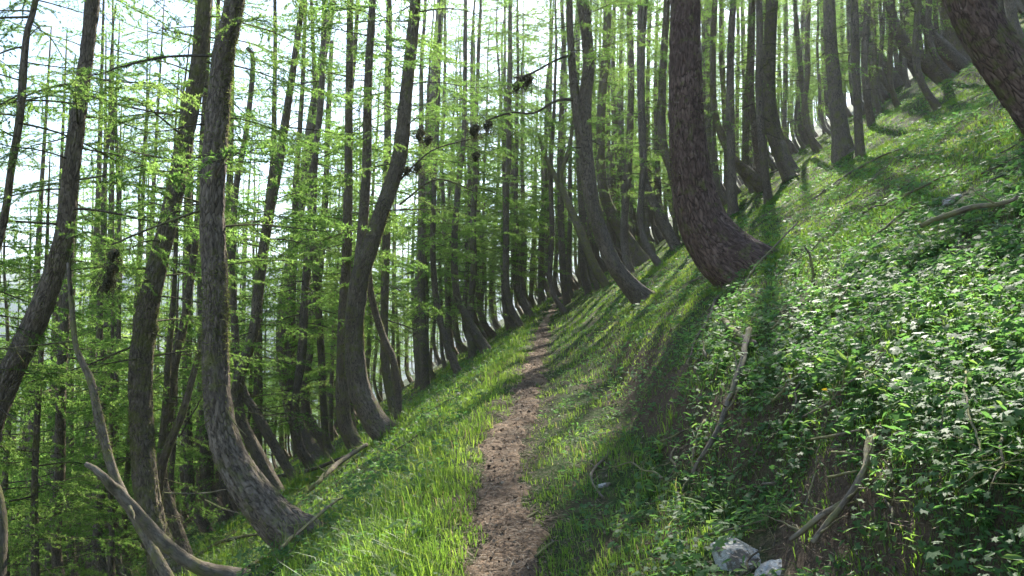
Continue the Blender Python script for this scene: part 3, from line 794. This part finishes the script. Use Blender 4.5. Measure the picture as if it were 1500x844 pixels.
S([(1130, 500, 4), (1150, 480, 4), (1190, 455, 3)], 'dark twiggy branch on the bank top above the sunlit herbs', mat='darkdead', lift=.08, twigs=6)

# ------------------------------------------------------------------ the crowded larches behind (copies of a few grown trees)
def make_larch(seed, height=17.0, far=False):
    rg = np.random.default_rng(seed)
    k = rg.uniform(.12, 1.0)                    # how far the foot sweeps downhill
    P = [(0, 0, -.3), (-.35*k*.6, 0, .12), (-.75*k, rg.uniform(-.05, .05), .75), (-1.0*k, 0, 1.7)]
    z = 1.7; x = -1.0*k; y = 0; lx = rg.uniform(-.01, .035)
    while z < height:
        z += 1.7; x += lx*1.7+rg.uniform(-.09, .09); y += rg.uniform(-.09, .09); P.append((x, y, z))
    r0 = rg.uniform(.085, .145)
    W = [r0*1.25, r0*1.15, r0*1.05, r0]+[r0*(1-(i+1)/(len(P)-4))**.85+.012 for i in range(len(P)-4)]
    q, w = spline(P, W, .25)
    V, F, co = tube(q, w, 12, flare=.3, rough=.08, seed=seed % 50, knots=4)
    tm = mesh('trunk', V, F, [M['bark']], attrs={'barkco': ('POINT', co)})
    cm = build_crown(crown_specs(q, w, rg, *((2.5, .25, rg.uniform(5, 7.5), rg.uniform(.8, 1.1)) if far else (1.8, .12, rg.uniform(2.4, 5.0), rg.uniform(.8, 1.15)))), 'crown')
    return tm, cm
PROTO = [make_larch(900+i, 14.5+i*.8) for i in range(9)]
PROTO_UP = [make_larch(950+i, 16+i*.9, True) for i in range(6)]
spots = []
rs = np.random.default_rng(21)
tries = 0
while len(spots) < 292 and tries < 60000:
    tries += 1
    y = 15+67*rs.random()**.75
    u = rs.uniform(-.72, .72); x = u*y
    s = x-float(xp(y))
    if abs(s) < (1.9 if y < 36 else (.8 if y < 52 else 0)): continue
    if rs.random() < .22: y = rs.uniform(34, 75); x = float(xp(y))+rs.uniform(-6, 3); s = x-float(xp(y))
    if abs(s) < (.8 if y < 52 else 0): continue
    if x > 0 and y < 19: continue
    if -6 < s < 0 and y < 22: continue
    dmin = .95+.01*y+(.4 if x > 0 else 0)
    if any((x-a)**2+(y-b)**2 < dmin*dmin for a, b in TREES): continue
    TREES.append((x, y)); spots.append((x, y, s))
# a few nearer ones low on the left, whose crowns fill the gap between the big trunks
for (x, y) in [(-6.6, 10.5), (-8.2, 12.6), (-9.6, 11.4), (-7.4, 14.6), (-11.5, 14.2), (-6.0, 14.0), (-10.2, 16.8), (-13.5, 17.5), (-8.6, 18.6)]:
    spots.append((x, y, x)); TREES.append((x, y))
YOUNG = []
for i in range(3):
    rg_ = np.random.default_rng(70+i); hh = 6.5+i
    q_, w_ = spline([(0, 0, -.3), (-.15, 0, .4), (-.2, 0, 1.5), (-.15, .05, 3), (-.1, 0, hh*.75), (-.05, 0, hh)], [.07, .06, .055, .045, .03, .008], .2)
    v_, f_, c_ = tube(q_, w_, 8, rough=.06, seed=i)
    YOUNG.append((mesh('trunk', v_, f_, [M['bark']], attrs={'barkco': ('POINT', c_)}), build_crown(crown_specs(q_, w_, rg_, .7, .11, .8, .75, 99), 'crown')))
done = {}
for j, (x, y, k) in enumerate([(-7.0, 8.9, .95), (-6.9, 11.9, 1.0), (-9.0, 13.0, 1.1), (-6.2, 15.0, .9), (-11.2, 12.4, 1.2), (-8.3, 16.5, 1.0), (-8.9, 10.2, 1.15), (-12.5, 16.0, 1.2)]):
    root = thing('young_larch', (x, y, Hs(x, y)-.05), 'short young larch with bright foliage down to the ground, low on the left', 'tree', 'young larches low on the left')
    root.scale = (k, k, k); root.rotation_euler = (0, 0, j*1.9)
    v = j % 3
    if v not in done: done[v] = (obj('trunk', YOUNG[v][0], root), obj('crown', YOUNG[v][1], root))
    else:
        for src in done[v]:
            c = src.copy(); COL.objects.link(c); c.parent = root
done = {}
for i, (x, y, s) in enumerate(spots):
    left = s < 0
    LIB = PROTO if left or y > 50 else PROTO_UP
    v = (id(LIB), int(rs.integers(len(LIB))))
    if left and y < 19 and x > -15 and i >= len(spots)-9: lab, grp = 'slim larch growing low on the left, behind the thick foreground trunks', 'larches low on the left'
    elif left and y < 38: lab, grp = 'slim curve-footed larch in the crowded stand downhill of the path', GRP_L+', nearer ranks'
    elif left: lab, grp = 'distant thin larch deep in the stand downhill of the path', GRP_L+', farther ranks'
    elif y < 38: lab, grp = 'slim curve-footed larch in the stand uphill of the path', GRP_R+', nearer ranks'
    else: lab, grp = 'distant thin larch deep in the stand uphill of the path', GRP_R+', farther ranks'
    root = thing('larch_tree', (x, y, Hs(x, y)-.05), lab, 'tree', grp)
    root.rotation_euler = (rs.uniform(-.03, .03), rs.uniform(-.03, .04), rs.uniform(-.9, .9))
    k = rs.uniform(.75, 1.12)
    if -.3*y < x < .18*y: k *= rs.uniform(1.12, 1.4)
    if x < -.25*y: k *= .62+.3*rs.random()
    root.scale = (k*rs.uniform(.85, 1.1),)*2+(k,)
    if v not in done:
        done[v] = (obj('trunk', LIB[v[1]][0], root), obj('crown', LIB[v[1]][1], root))
    else:
        for src in done[v]:
            c = src.copy(); COL.objects.link(c); c.parent = root

# ------------------------------------------------------------------ far wood: one mass
def far_wood():
    rg = np.random.default_rng(5); Vt, Ft, Nt, Nf, nr = [], [], [], [], []; ov = on = 0; Cb = []
    n = 0
    while n < 980:
        y = 60+170*rg.random()**1.3; x = rg.uniform(-.78, .78)*y
        q_ = rg.random()
        if q_ < .30: y = rg.uniform(24, 90); x = -rg.uniform(.30, 1.0)*y
        elif q_ < .45: y = rg.uniform(45, 110); x = rg.uniform(.12, .7)*y
        if abs(x-float(xp(y))) < .3: continue
        h = rg.uniform(16, 23); g = Hs(x, y)
        P = np.array([(0, 0, -.3), (-.6, 0, .7), (-.9, 0, 2), (-.9+rg.uniform(-.3, .3), 0, h*.5), (-.8, 0, h)])+np.array([x, y, g])
        q, w = spline(P, [.22, .18, .16, .12, .02], 2.0)
        V, F, c = tube(q, w, 6, rough=.05, seed=n % 30); Vt.append(V); Ft.append(F+ov); ov += len(V); Cb.append(c)
        hh = 3.0
        while hh < h:
            f = hh/h; s = rg.uniform(.6, 1.1)*(1.05-.8*max(0, f-.35))
            tp = FARB[rg.integers(4)]; az_ = rg.uniform(0, 6.28); el = rg.uniform(-.25, .1)
            M3 = np.array(Matrix.Rotation(az_, 3, 'Z') @ Matrix.Rotation(-el, 3, 'Y'))
            sub = tp[2].reshape(-1, 3, 3); sel = rg.random(len(sub)) < .9
            vv = (sub[sel].reshape(-1, 3)*s)@M3.T+np.array([x-.85, y, g+hh])
            Nt.append(vv); nr.append(np.full(int(sel.sum()), rg.random())); hh += rg.uniform(.35, .7)
        n += 1
    V = np.vstack(Vt); F = np.vstack(Ft); k = len(F); N = np.vstack(Nt)
    F = np.vstack([F, np.arange(len(N)).reshape(-1, 3)+len(V)]); mi = np.zeros(len(F), int); mi[k:] = 1
    VV = np.vstack([V, N]); r = np.concatenate([np.zeros(k), *nr]); cb = np.vstack([np.vstack(Cb), N])
    o = obj('far_wood', mesh('far_wood', VV, F, [M['bark'], M['needle']], mi, attrs={'rnd': ('FACE', r), 'barkco': ('POINT', cb)}))
    tag(o, 'far larch forest closing the view beyond the nearer trunks', 'forest', kind='stuff')
far_wood()

# ------------------------------------------------------------------ grass
CLEAR = []
for a_, b_, r_ in [(1092, 815, .21), (1135, 838, .12), (712, 760, .06), (886, 712, .09), (1394, 293, .2), (1210, 800, .10), (1250, 760, .08), (1160, 838, .1), (872, 695, .08), (1440, 352, .12), (1400, 362, .12), (1077, 575, .1), (1060, 630, .1), (1090, 530, .1), (470, 735, .1), (500, 700, .1), (700, 800, .0)]:
    h_ = hit(a_, b_); CLEAR.append((h_[0], h_[1], r_))
def clear(x, y):
    k = np.ones(np.shape(x), bool)
    for a, b, r_ in CLEAR: k &= ((x-a)**2+(y+.5*r_-b)**2) > r_*r_
    return k
def sample(n, y0, y1, rg, p=1.0, u0=-.8, u1=.8):
    y = y0*(y1/y0)**(rg.random(n)**p); x = rg.uniform(u0, u1, n)*(y+.4); return x, y
def grass():
    rg = np.random.default_rng(31)
    x, y = sample(60000, 1.3, 60, rg, .95); s = x-xp(y)
    verge = np.exp(-((s+.85)/.55)**2)
    right = sstep(.3, .5, s)*(1-sstep(1.1, 1.5, s))
    patch = fbm(x*.9, y*.9, 4, 3)
    dens = np.where(s < 0, .55+.45*verge+.5*patch, .30+.75*patch+.25*(s > 1.6)+.35*(s > 1.5)*sstep(6, 9, y)+.35*sstep(9, 14, y))
    dens = np.where(right > .5, dens*.65, dens)
    dens = dens*(1-pmask(x, y)*1.3)*(1-.25*(s > 1.15)*(s < 1.75)*(y < 10)*(fbm(x*1.1, y*1.1, 33, 2) > -.2))
    keep = (rg.random(len(x)) < dens) & clear(x, y) & (np.abs(s) > .12-.004*np.clip(y-6, 0, 22))
    x, y, s, verge, right = x[keep], y[keep], s[keep], verge[keep], right[keep]
    cx, cy = [], []
    for (a, b) in TREES:
        if b < 26 and a > -9:
            m_ = int(420/(1+b*.06)); th = rg.uniform(0, 6.283, m_); rr_ = .16+np.abs(rg.normal(size=m_))*.28
            cx.append(a+rr_*np.cos(th)*1.2); cy.append(b+rr_*np.sin(th)-.05)
    cx, cy = np.concatenate(cx), np.concatenate(cy); ok_ = np.abs(cx-xp(cy)) > .5; cx, cy = cx[ok_], cy[ok_]
    x, y = np.concatenate([x, cx]), np.concatenate([y, cy]); z_ = np.zeros(len(cx))
    s = x-xp(y); verge, right = np.concatenate([verge, z_+.35]), np.concatenate([right, z_+.5])
    n = len(x)
    nb = 11
    cl_h = (.05+.065*verge*(s < 0)+.02*right+.05*(s < -1.5))*rg.uniform(.6, 1.5, n)*(1+.6*vnoise(x*.9, y*.9, 12))
    cl_h *= 1+.012*y
    tuft = rg.random(n) < .10; cl_h = np.where(tuft & (verge+right > .1), cl_h*1.9, cl_h)
    X = np.repeat(x, nb)+rg.normal(size=n*nb)*np.repeat(.022+.004*y, nb)
    Y = np.repeat(y, nb)+rg.normal(size=n*nb)*np.repeat(.022+.004*y, nb)
    ok = pmask(X, Y) < .55+.35*(rg.random(n*nb) < .12+.012*np.clip(Y, 0, 30))
    Hh = np.repeat(cl_h, nb)*rg.uniform(.45, 1.2, n*nb)
    Wd = (.0022+.0030*rg.random(n*nb))*(1+np.repeat(y, nb)*.11)
    ang = rg.uniform(0, 6.283, n*nb); lean = rg.uniform(.2, 1.1, n*nb)
    cr = np.repeat(np.clip(rg.random(n)*.5+.25+.25*vnoise(x*.5, y*.5, 3), 0, 1), nb)
    X, Y, Hh, Wd, ang, lean, cr = [a[ok] for a in (X, Y, Hh, Wd, ang, lean, cr)]
    m = len(X); Z = H(X, Y)-.01
    cr = np.clip(cr*.8+rg.random(m)*.13+(rg.random(m) < .04)*.6, 0, 1)
    B = np.stack([X, Y, Z], 1); D = np.stack([np.cos(ang)+np.where(X < xp(Y), -.4, -.5), np.sin(ang)-.1, 0*ang], 1); D = unit(D)
    tw = ang+1.57+rg.normal(size=m)*.6; Sx = np.stack([np.cos(tw), np.sin(tw), 0*tw], 1)*Wd[:, None]/2
    up = np.array([0, 0, 1.0])
    Mi = B+up*(Hh*.6)[:, None]+D*(Hh*lean*.28)[:, None]
    Tp = B+up*(Hh*(1-.3*lean))[:, None]+D*(Hh*lean*.95)[:, None]
    V = np.stack([B-Sx, B+Sx, Mi+Sx*.8, Mi-Sx*.8, Tp], 1).reshape(-1, 3)
    k = np.arange(m)[:, None]*5
    F = np.concatenate([k+[0, 1, 2], k+[0, 2, 3], k+[3, 2, 4]])
    o = obj('grass', mesh('grass', V, F, [M['grass']], attrs={'rnd': ('FACE', np.tile(cr, 3))}))
    tag(o, 'fresh green grass along the path and over the slope', 'grass', kind='stuff')
    print('grass blades', m)
grass()

# ------------------------------------------------------------------ herbs: lobed leaves on stalks
def star_leaf():
    a = []; lob = 5
    for i in range(lob*2+1):
        th = -2.1+4.2*i/(lob*2); r = 1.0 if i % 2 == 0 else .62
        if i in (0, lob*2): r = .7
        a.append((r*math.cos(th), r*math.sin(th), -.12*r*r+(.06 if i % 2 else 0)))
    V = np.array([(0, 0, 0)]+a); V[:, 0] += .05
    F = np.array([(0, i, i+1) for i in range(1, len(a))])
    return V, F
LV, LF = star_leaf()
def place_leaves(C, Nrm, Dr, size, V0, F0):
    Dr = unit(Dr-Nrm*np.sum(Dr*Nrm, 1)[:, None]); Sd = np.cross(Nrm, Dr)
    V = C[:, None]+size[:, None, None]*(Dr[:, None]*V0[None, :, 0:1]+Sd[:, None]*V0[None, :, 1:2]+Nrm[:, None]*V0[None, :, 2:3])
    F = F0[None]+np.arange(len(C))[:, None, None]*len(V0)
    return V.reshape(-1, 3), F.reshape(-1, 3)
def herbs(name, label, N, seed, weight, hrange, lsize, y0=1.3, y1=34, V0=LV, F0=LF, nl=7, u0=-.8, u1=.8, hue=0.0, upright=.0):
    rg = np.random.default_rng(seed)
    x, y = sample(N, y0, y1, rg, 1.0, u0, u1); s = x-xp(y)
    keep = (rg.random(N) < weight(x, y, s)) & clear(x, y) & (np.abs(s) > .3)
    x, y = x[keep], y[keep]; n = len(x)
    hgt = rg.uniform(*hrange, n); sz = lsize*rg.uniform(.6, 1.25, n)*(1+.035*y)
    X, Y = np.repeat(x, nl), np.repeat(y, nl); m = n*nl
    ang = rg.uniform(0, 6.283, m); rad = np.repeat(hgt, nl)*rg.uniform(.2, .95, m)
    Z = H(X, Y)
    B = np.stack([X, Y, Z], 1)
    D = np.stack([np.cos(ang), np.sin(ang), 0*ang], 1)
    hh = np.repeat(hgt, nl)*rg.uniform(.45, 1.1, m)
    C = B+D*rad[:, None]; C[:, 2] = np.maximum(C[:, 2]+0, Z)
    C[:, 2] = np.maximum(B[:, 2]+hh, H(C[:, 0], C[:, 1])+hh*.6)
    Nr = unit(np.stack([rg.normal(size=m)*.35-.18, rg.normal(size=m)*.35-.05, np.ones(m)], 1)+D*rg.uniform(0, .5, m)[:, None]-D*upright)
    V, F = place_leaves(C, Nr, D+np.array([0, 0, .05+upright]), np.repeat(sz, nl)*rg.uniform(.6, 1.15, m), V0, F0)
    cr = np.repeat(np.clip(np.repeat(rg.random(n)*.55+.2, nl)+rg.uniform(-.15, .15, m)+hue, 0, 1), len(F0))
    # stalks
    k = (Y < 9); Bs, Cs = B[k], C[k]; Sd = np.stack([-D[k, 1], D[k, 0], 0*D[k, 0]], 1)*.0012
    SV = np.stack([Bs-Sd, Bs+Sd, Cs], 1).reshape(-1, 3); SF = np.arange(len(SV)).reshape(-1, 3)+len(V)
    o = obj(name, mesh(name, np.vstack([V, SV]), np.vstack([F, SF]), [M['herb']], smooth=True, attrs={'rnd': ('FACE', np.concatenate([cr, np.full(len(SF), .4)]))}))
    tag(o, label, 'ground cover', kind='stuff'); print(name, m, 'leaves')
def w_right(x, y, s):
    return (.3+.7*(1-sstep(6.5, 9.5, y+.25*x)))*(1-.1*(s < 2.0)*(y < 10)*(fbm(x*1.1, y*1.1, 33, 2) > -.1))*sstep(1.25, 1.9, s)*np.clip(.68+1.0*fbm(x*.9, y*.9, 9, 3), .10, 1) + .22*sstep(.4, .8, s)*(1-sstep(1.2, 1.5, s))*np.clip(.4+fbm(x*2, y*2, 2, 2), 0, 1)
def w_left(x, y, s):
    return .95*(1-sstep(-.8, -.4, s))*np.clip(.5+1.0*fbm(x*.8, y*.8, 6, 3), .0, 1)
herbs('leafy_ground_cover', 'lobed-leaved herbs covering the bank right of the path', 21000, 41, w_right, (.05, .15), .027, u0=.08, u1=.8)
herbs('low_herbs', 'patches of low leafy herbs in the grass left of the path', 11000, 42, w_left, (.08, .20), .030, u0=-.8, u1=.05)
OV = np.array([(0, 0, 0), (.35, .16, .03), (.75, .13, .02), (1, 0, -.12), (.75, -.13, .02), (.35, -.16, .03)]); OF = np.array([(0, 3, 1), (1, 3, 2), (0, 5, 3), (5, 4, 3)])
def w_small(x, y, s): return (sstep(.3, .6, s)*.5+.5*(s > 1.2)*(y < 9)+.35*(s < -.5))*np.clip(.5+fbm(x*1.6, y*1.6, 19, 3), 0, 1)
herbs('small_leaved_plants', 'small narrow-leaved plants scattered between the grass tufts', 20000, 43, w_small, (.03, .14), .045, V0=OV, F0=OF, nl=8, upright=.5, hue=.1)

# ------------------------------------------------------------------ litter: twigs and bits on soil and path
def litter():
    rg = np.random.default_rng(51)
    x, y = sample(52000, 1.5, 25, rg, 1.0, -.5, .8); y2 = 1.5*(30/1.5)**rg.random(26000); x2 = xp(y2)+rg.normal(size=26000)*.2; x, y = np.concatenate([x, x2]), np.concatenate([y, y2]); s = x-xp(y)
    k = (np.abs(s) < .4) | (rg.random(len(x)) < .3+.7*(s > .3)*(s < 2.1)); x, y, s = x[k], y[k], s[k]; n = len(x)
    a = rg.uniform(0, 6.283, n); L = rg.uniform(.008, .045, n)*(1+.06*y)*np.where(rg.random(n) < .06, 4, 1); W = rg.uniform(.002, .006, n)*(1+.1*y)
    on = pmask(x, y) > .3
    Z = np.where(on, hbase(x, y)-.012-.09*(1-pmask(x, y))-.012*np.cos(s*6)+.005*vnoise(x*17, y*17, 1)+.018*vnoise(x*5, y*5, 6)+.005, H(x, y)+.006)
    Z = np.maximum(Z, H(x, y)+.004)+rg.uniform(0, .006, n)
    C = np.stack([x, y, Z], 1); D = np.stack([np.cos(a), np.sin(a), rg.normal(size=n)*.15], 1)*L[:, None]/2; Sd = np.stack([-np.sin(a), np.cos(a), rg.normal(size=n)*.2], 1)*W[:, None]/2
    V = np.stack([C-D-Sd, C-D+Sd, C+D+Sd*.6, C+D-Sd*.6], 1).reshape(-1, 3)
    o = obj('forest_litter', mesh('forest_litter', V, np.arange(len(V)).reshape(-1, 4), [M['litter']], smooth=False, attrs={'rnd': ('FACE', rg.random(n))}))
    tag(o, 'dry needles, bark flakes and twig bits strewn on path and soil', 'litter', kind='stuff')
litter()
def clods():
    rg = np.random.default_rng(61); n = 2600
    y = 1.8*(16/1.8)**rg.random(n); s = np.where(rg.random(n) < .45, rg.normal(size=n)*.17, rg.uniform(.3, 2.2, n)); x = s+xp(y)
    r_ = .003+.011*rg.random(n)**4; r_ *= 1+.05*y
    base = np.array([(1, 0, 0), (-1, 0, 0), (0, 1, 0), (0, -1, 0), (0, 0, 1), (0, 0, -1)], float)
    F0 = np.array([(0, 2, 4), (2, 1, 4), (1, 3, 4), (3, 0, 4), (2, 0, 5), (1, 2, 5), (3, 1, 5), (0, 3, 5)])
    V = base[None]*rg.uniform(.5, 1.4, (n, 6, 1))*r_[:, None, None]+rg.normal(size=(n, 6, 3))*r_[:, None, None]*.2
    on = pmask(x, y) > .3
    Z = np.maximum(np.where(on, hbase(x, y)-.012-.09*(1-pmask(x, y)), -1e9), H(x, y))
    V += np.stack([x, y, Z+r_*.2], 1)[:, None]
    F = (F0[None]+np.arange(n)[:, None, None]*6).reshape(-1, 3)
    o = obj('soil_crumbs', mesh('soil_crumbs', V.reshape(-1, 3), F, [M['litter']], smooth=False, attrs={'rnd': ('FACE', np.repeat(rg.random(n), 8))}))
    tag(o, 'crumbs of earth and tiny stones on the path and bank', 'gravel', kind='stuff')
clods()

# ------------------------------------------------------------------ rocks
def rock(px, py, size, label, seed, sink=.35, squash=.55, sub=4, cat='rock', name='rock'):
    import bmesh
    h = hit(px, py)
    bm = bmesh.new(); bmesh.ops.create_icosphere(bm, subdivisions=sub, radius=1)
    V = np.array([v.co[:] for v in bm.verts])
    d = 1+.30*vnoise(V[:, 0]*1.5+seed, V[:, 1]*1.5, V[:, 2]*1.5)+.12*vnoise(V[:, 0]*4+seed, V[:, 1]*4, V[:, 2]*4)+.05*vnoise(V[:, 0]*11+seed, V[:, 1]*11, V[:, 2]*11)
    # a few flat fracture faces
    rg = np.random.default_rng(seed); V = V*d[:, None]
    for _ in range(9):
        nn = unit(rg.normal(size=3)); lim = rg.uniform(.62, .85); q = V@nn; over = np.maximum(0, q-lim); V = V-over[:, None]*nn*.9
    V = V*np.array(size)*np.array([1, 1, squash])
    for v, c in zip(bm.verts, V): v.co = c
    for f in bm.faces: f.smooth = False
    me = bpy.data.meshes.new(name); bm.to_mesh(me); bm.free(); me.materials.append(M['rock'])
    o = obj(name, me, None, (h[0], h[1], h[2]-size[2]*squash*sink+size[2]*squash*.25)); o.rotation_euler = (0, -.25, rg.uniform(0, 3))
    tag(o, label, cat)
rock(1088, 822, (.20, .15, .13), 'white cracked limestone half buried at the foot of the bank', 5, sub=5)
rock(1135, 838, (.10, .08, .09), 'smaller white stone just right of the cracked limestone', 9, sub=4)
rock(712, 760, (.035, .03, .035), 'small pale stone on the left edge of the path', 3, sub=3, name='stone', cat='stone')
rock(886, 712, (.06, .05, .05), 'grey stone by the hooked stick right of the path', 12, sub=3, name='stone', cat='stone')
rock(1394, 293, (.14, .08, .10), 'flat pale stone lying in the herbs near the right edge', 17, sub=3, name='stone', cat='stone')

# ------------------------------------------------------------------ plants one can single out
def lance_leaf(n=7, lobed=True):
    t = np.linspace(0, 1, n); w = .11*np.sin(np.pi*np.clip(t*.95+.05, 0, 1))**.8*(1+(.35*(np.arange(n) % 2) if lobed else 0))
    z = -.25*t*t
    V = np.concatenate([np.stack([t, w, z+.03], 1), np.stack([t, 0*w, z], 1), np.stack([t, -w, z+.03], 1)])
    F = []
    for i in range(n-1):
        F += [(i, i+1, n+i+1), (i, n+i+1, n+i), (n+i, n+i+1, 2*n+i+1), (n+i, 2*n+i+1, 2*n+i)]
    return V, np.array(F)
LLV, LLF = lance_leaf()
def leafy_plant(px, py, n, ln, label, seed, up=.9, hue=.9, flower=None):
    rg = np.random.default_rng(seed); h = hit(px, py)
    root = thing('leafy_plant', (h[0], h[1], h[2]), label, 'plant')
    a = rg.uniform(0, 6.283, n); D = np.stack([np.cos(a), np.sin(a), rg.uniform(.4, 1.4, n)*up], 1)
    C = np.stack([rg.normal(size=n)*.01, rg.normal(size=n)*.01, rg.uniform(0, .08, n)*up], 1)
    Nn = unit(np.stack([-np.cos(a)*up, -np.sin(a)*up, np.full(n, .8)], 1))
    Dn = unit(D); Nn = unit(Nn-Dn*np.sum(Nn*Dn, 1)[:, None])
    V, F = place_leaves(C, Nn, Dn, ln*rg.uniform(.6, 1.1, n), LLV, LLF)
    obj('leaves', mesh('leaves', V, F, [M['herb']], attrs={'rnd': ('FACE', np.repeat(np.clip(hue+rg.uniform(-.2, .1, n), 0, 1), len(LLF)))}), root)
    if flower:
        p = at(flower[0], flower[1], h[1])-h
        q, w = spline([(0, 0, 0), (p[0]*.35, 0, p[2]*.5), p], [.002, .0018, .0015], .03)
        v, f, c = tube(q, w, 5, rough=0)
        obj('stem', mesh('stem', v, f, [M['herb']], attrs={'rnd': ('FACE', np.full(len(f), .8))}), root)
        k = 26; aa = rg.uniform(0, 6.283, k); dd = unit(np.stack([np.cos(aa), np.sin(aa), rg.uniform(.2, 1.5, k)], 1))
        fv = blades(np.tile(p, (k, 1)), dd, np.full(k, .016), np.full(k, .006), rg)
        obj('flower', mesh('flower', fv, np.arange(len(fv)).reshape(-1, 3), [M['petal']], attrs={'rnd': ('FACE', rg.random(k))}), root)
leafy_plant(1242, 562, 16, .16, 'bright upright dandelion-like plant standing out of the herbs', 1, up=1.3)
leafy_plant(1243, 640, 7, .10, 'thin-stemmed plant with a single yellow flower head on the bank', 2, flower=(1208, 572))
leafy_plant(1308, 590, 7, .13, 'bright toothed leaves left of the deep shade at the right', 3, up=1.2)
leafy_plant(1032, 752, 11, .13, 'leafy rosette at the foot of the earth bank', 4, up=.7, hue=.7)
leafy_plant(1160, 760, 8, .10, 'yellow-green rosette above the white cracked limestone', 5, up=.8, hue=.8)
leafy_plant(968, 660, 9, .12, 'leafy rosette on the bare slope right of the path', 6, up=.7, hue=.6)
leafy_plant(1010, 830, 10, .11, 'dark leafy rosette left of the white cracked limestone', 7, up=.6, hue=.4)
leafy_plant(628, 590, 12, .16, 'feathery leafy plant in the middle of the grassy verge', 8, up=.8, hue=.6)
leafy_plant(1215, 545, 7, .14, 'broad bright leaves left of the upright dandelion-like plant', 9, up=1.0)

# ------------------------------------------------------------------ small dead sticks strewn on the slope, each one its own
STK = []
for i in range(8):
    rg_ = np.random.default_rng(600+i); L_ = rg_.uniform(.45, 1.1)
    n_ = 6; q_ = np.zeros((n_, 3)); q_[:, 0] = np.linspace(0, L_, n_); q_[:, 1] = np.cumsum(rg_.normal(size=n_)*.035); q_[:, 2] = .02+np.abs(rg_.normal(size=n_))*.02
    q2, w2 = spline(q_, np.linspace(rg_.uniform(.007, .014), .003, n_), .05)
    pt = [tube(q2, w2, 6, rough=.12, seed=i)]
    for j in range(5):
        k_ = int(rg_.integers(2, len(q2)-1)); sd = 1 if j % 2 else -1
        d_ = np.array([.6, sd*rg_.uniform(.5, 1), rg_.uniform(-.1, .5)])*rg_.uniform(.1, .3)
        pt.append(tube(q2[k_]+d_*np.linspace(0, 1, 5)[:, None]+rg_.normal(size=(5, 3))*.006, np.linspace(.004, .0015, 5), 4, rough=0, seed=1))
    v_, f_, c_ = join(pt)
    STK.append(mesh('fallen_twig', v_, f_, [M['dead' if i % 2 else 'darkdead']], attrs={'barkco': ('POINT', c_)}))
rt = np.random.default_rng(77); nst = 0; first_done = {}
while nst < 110:
    y = 2.8*(20/2.8)**rt.random(); x = rt.uniform(-.62, .66)*y; s_ = x-float(xp(y))
    if abs(s_) < .95 or (s_ < 0 and rt.random() < .45): continue
    i = int(rt.integers(8))
    o = bpy.data.objects.new('fallen_twig', STK[i]); COL.objects.link(o)
    e = .15; nx = (Hs(x+e, y)-Hs(x-e, y))/(2*e); ny = (Hs(x, y+e)-Hs(x, y-e))/(2*e)
    Nn = Vector((-nx, -ny, 1)).normalized(); yaw = rt.uniform(0, 6.283)
    o.rotation_mode = 'QUATERNION'
    o.rotation_quaternion = Nn.to_track_quat('Z', 'X') @ Matrix.Rotation(yaw, 3, 'Z').to_quaternion()
    o.location = (x, y, Hs(x, y)+.045)
    o.scale = (rt.uniform(.6, 1.2)*min(1, .3+y/9),)*3
    if s_ > 0: tag(o, 'small dead twig lying in the herbs and grass uphill of the path', 'twig', 'dead twigs strewn uphill of the path')
    else: tag(o, 'small dead twig lying in the grass downhill of the path', 'twig', 'dead twigs strewn downhill of the path')
    nst += 1
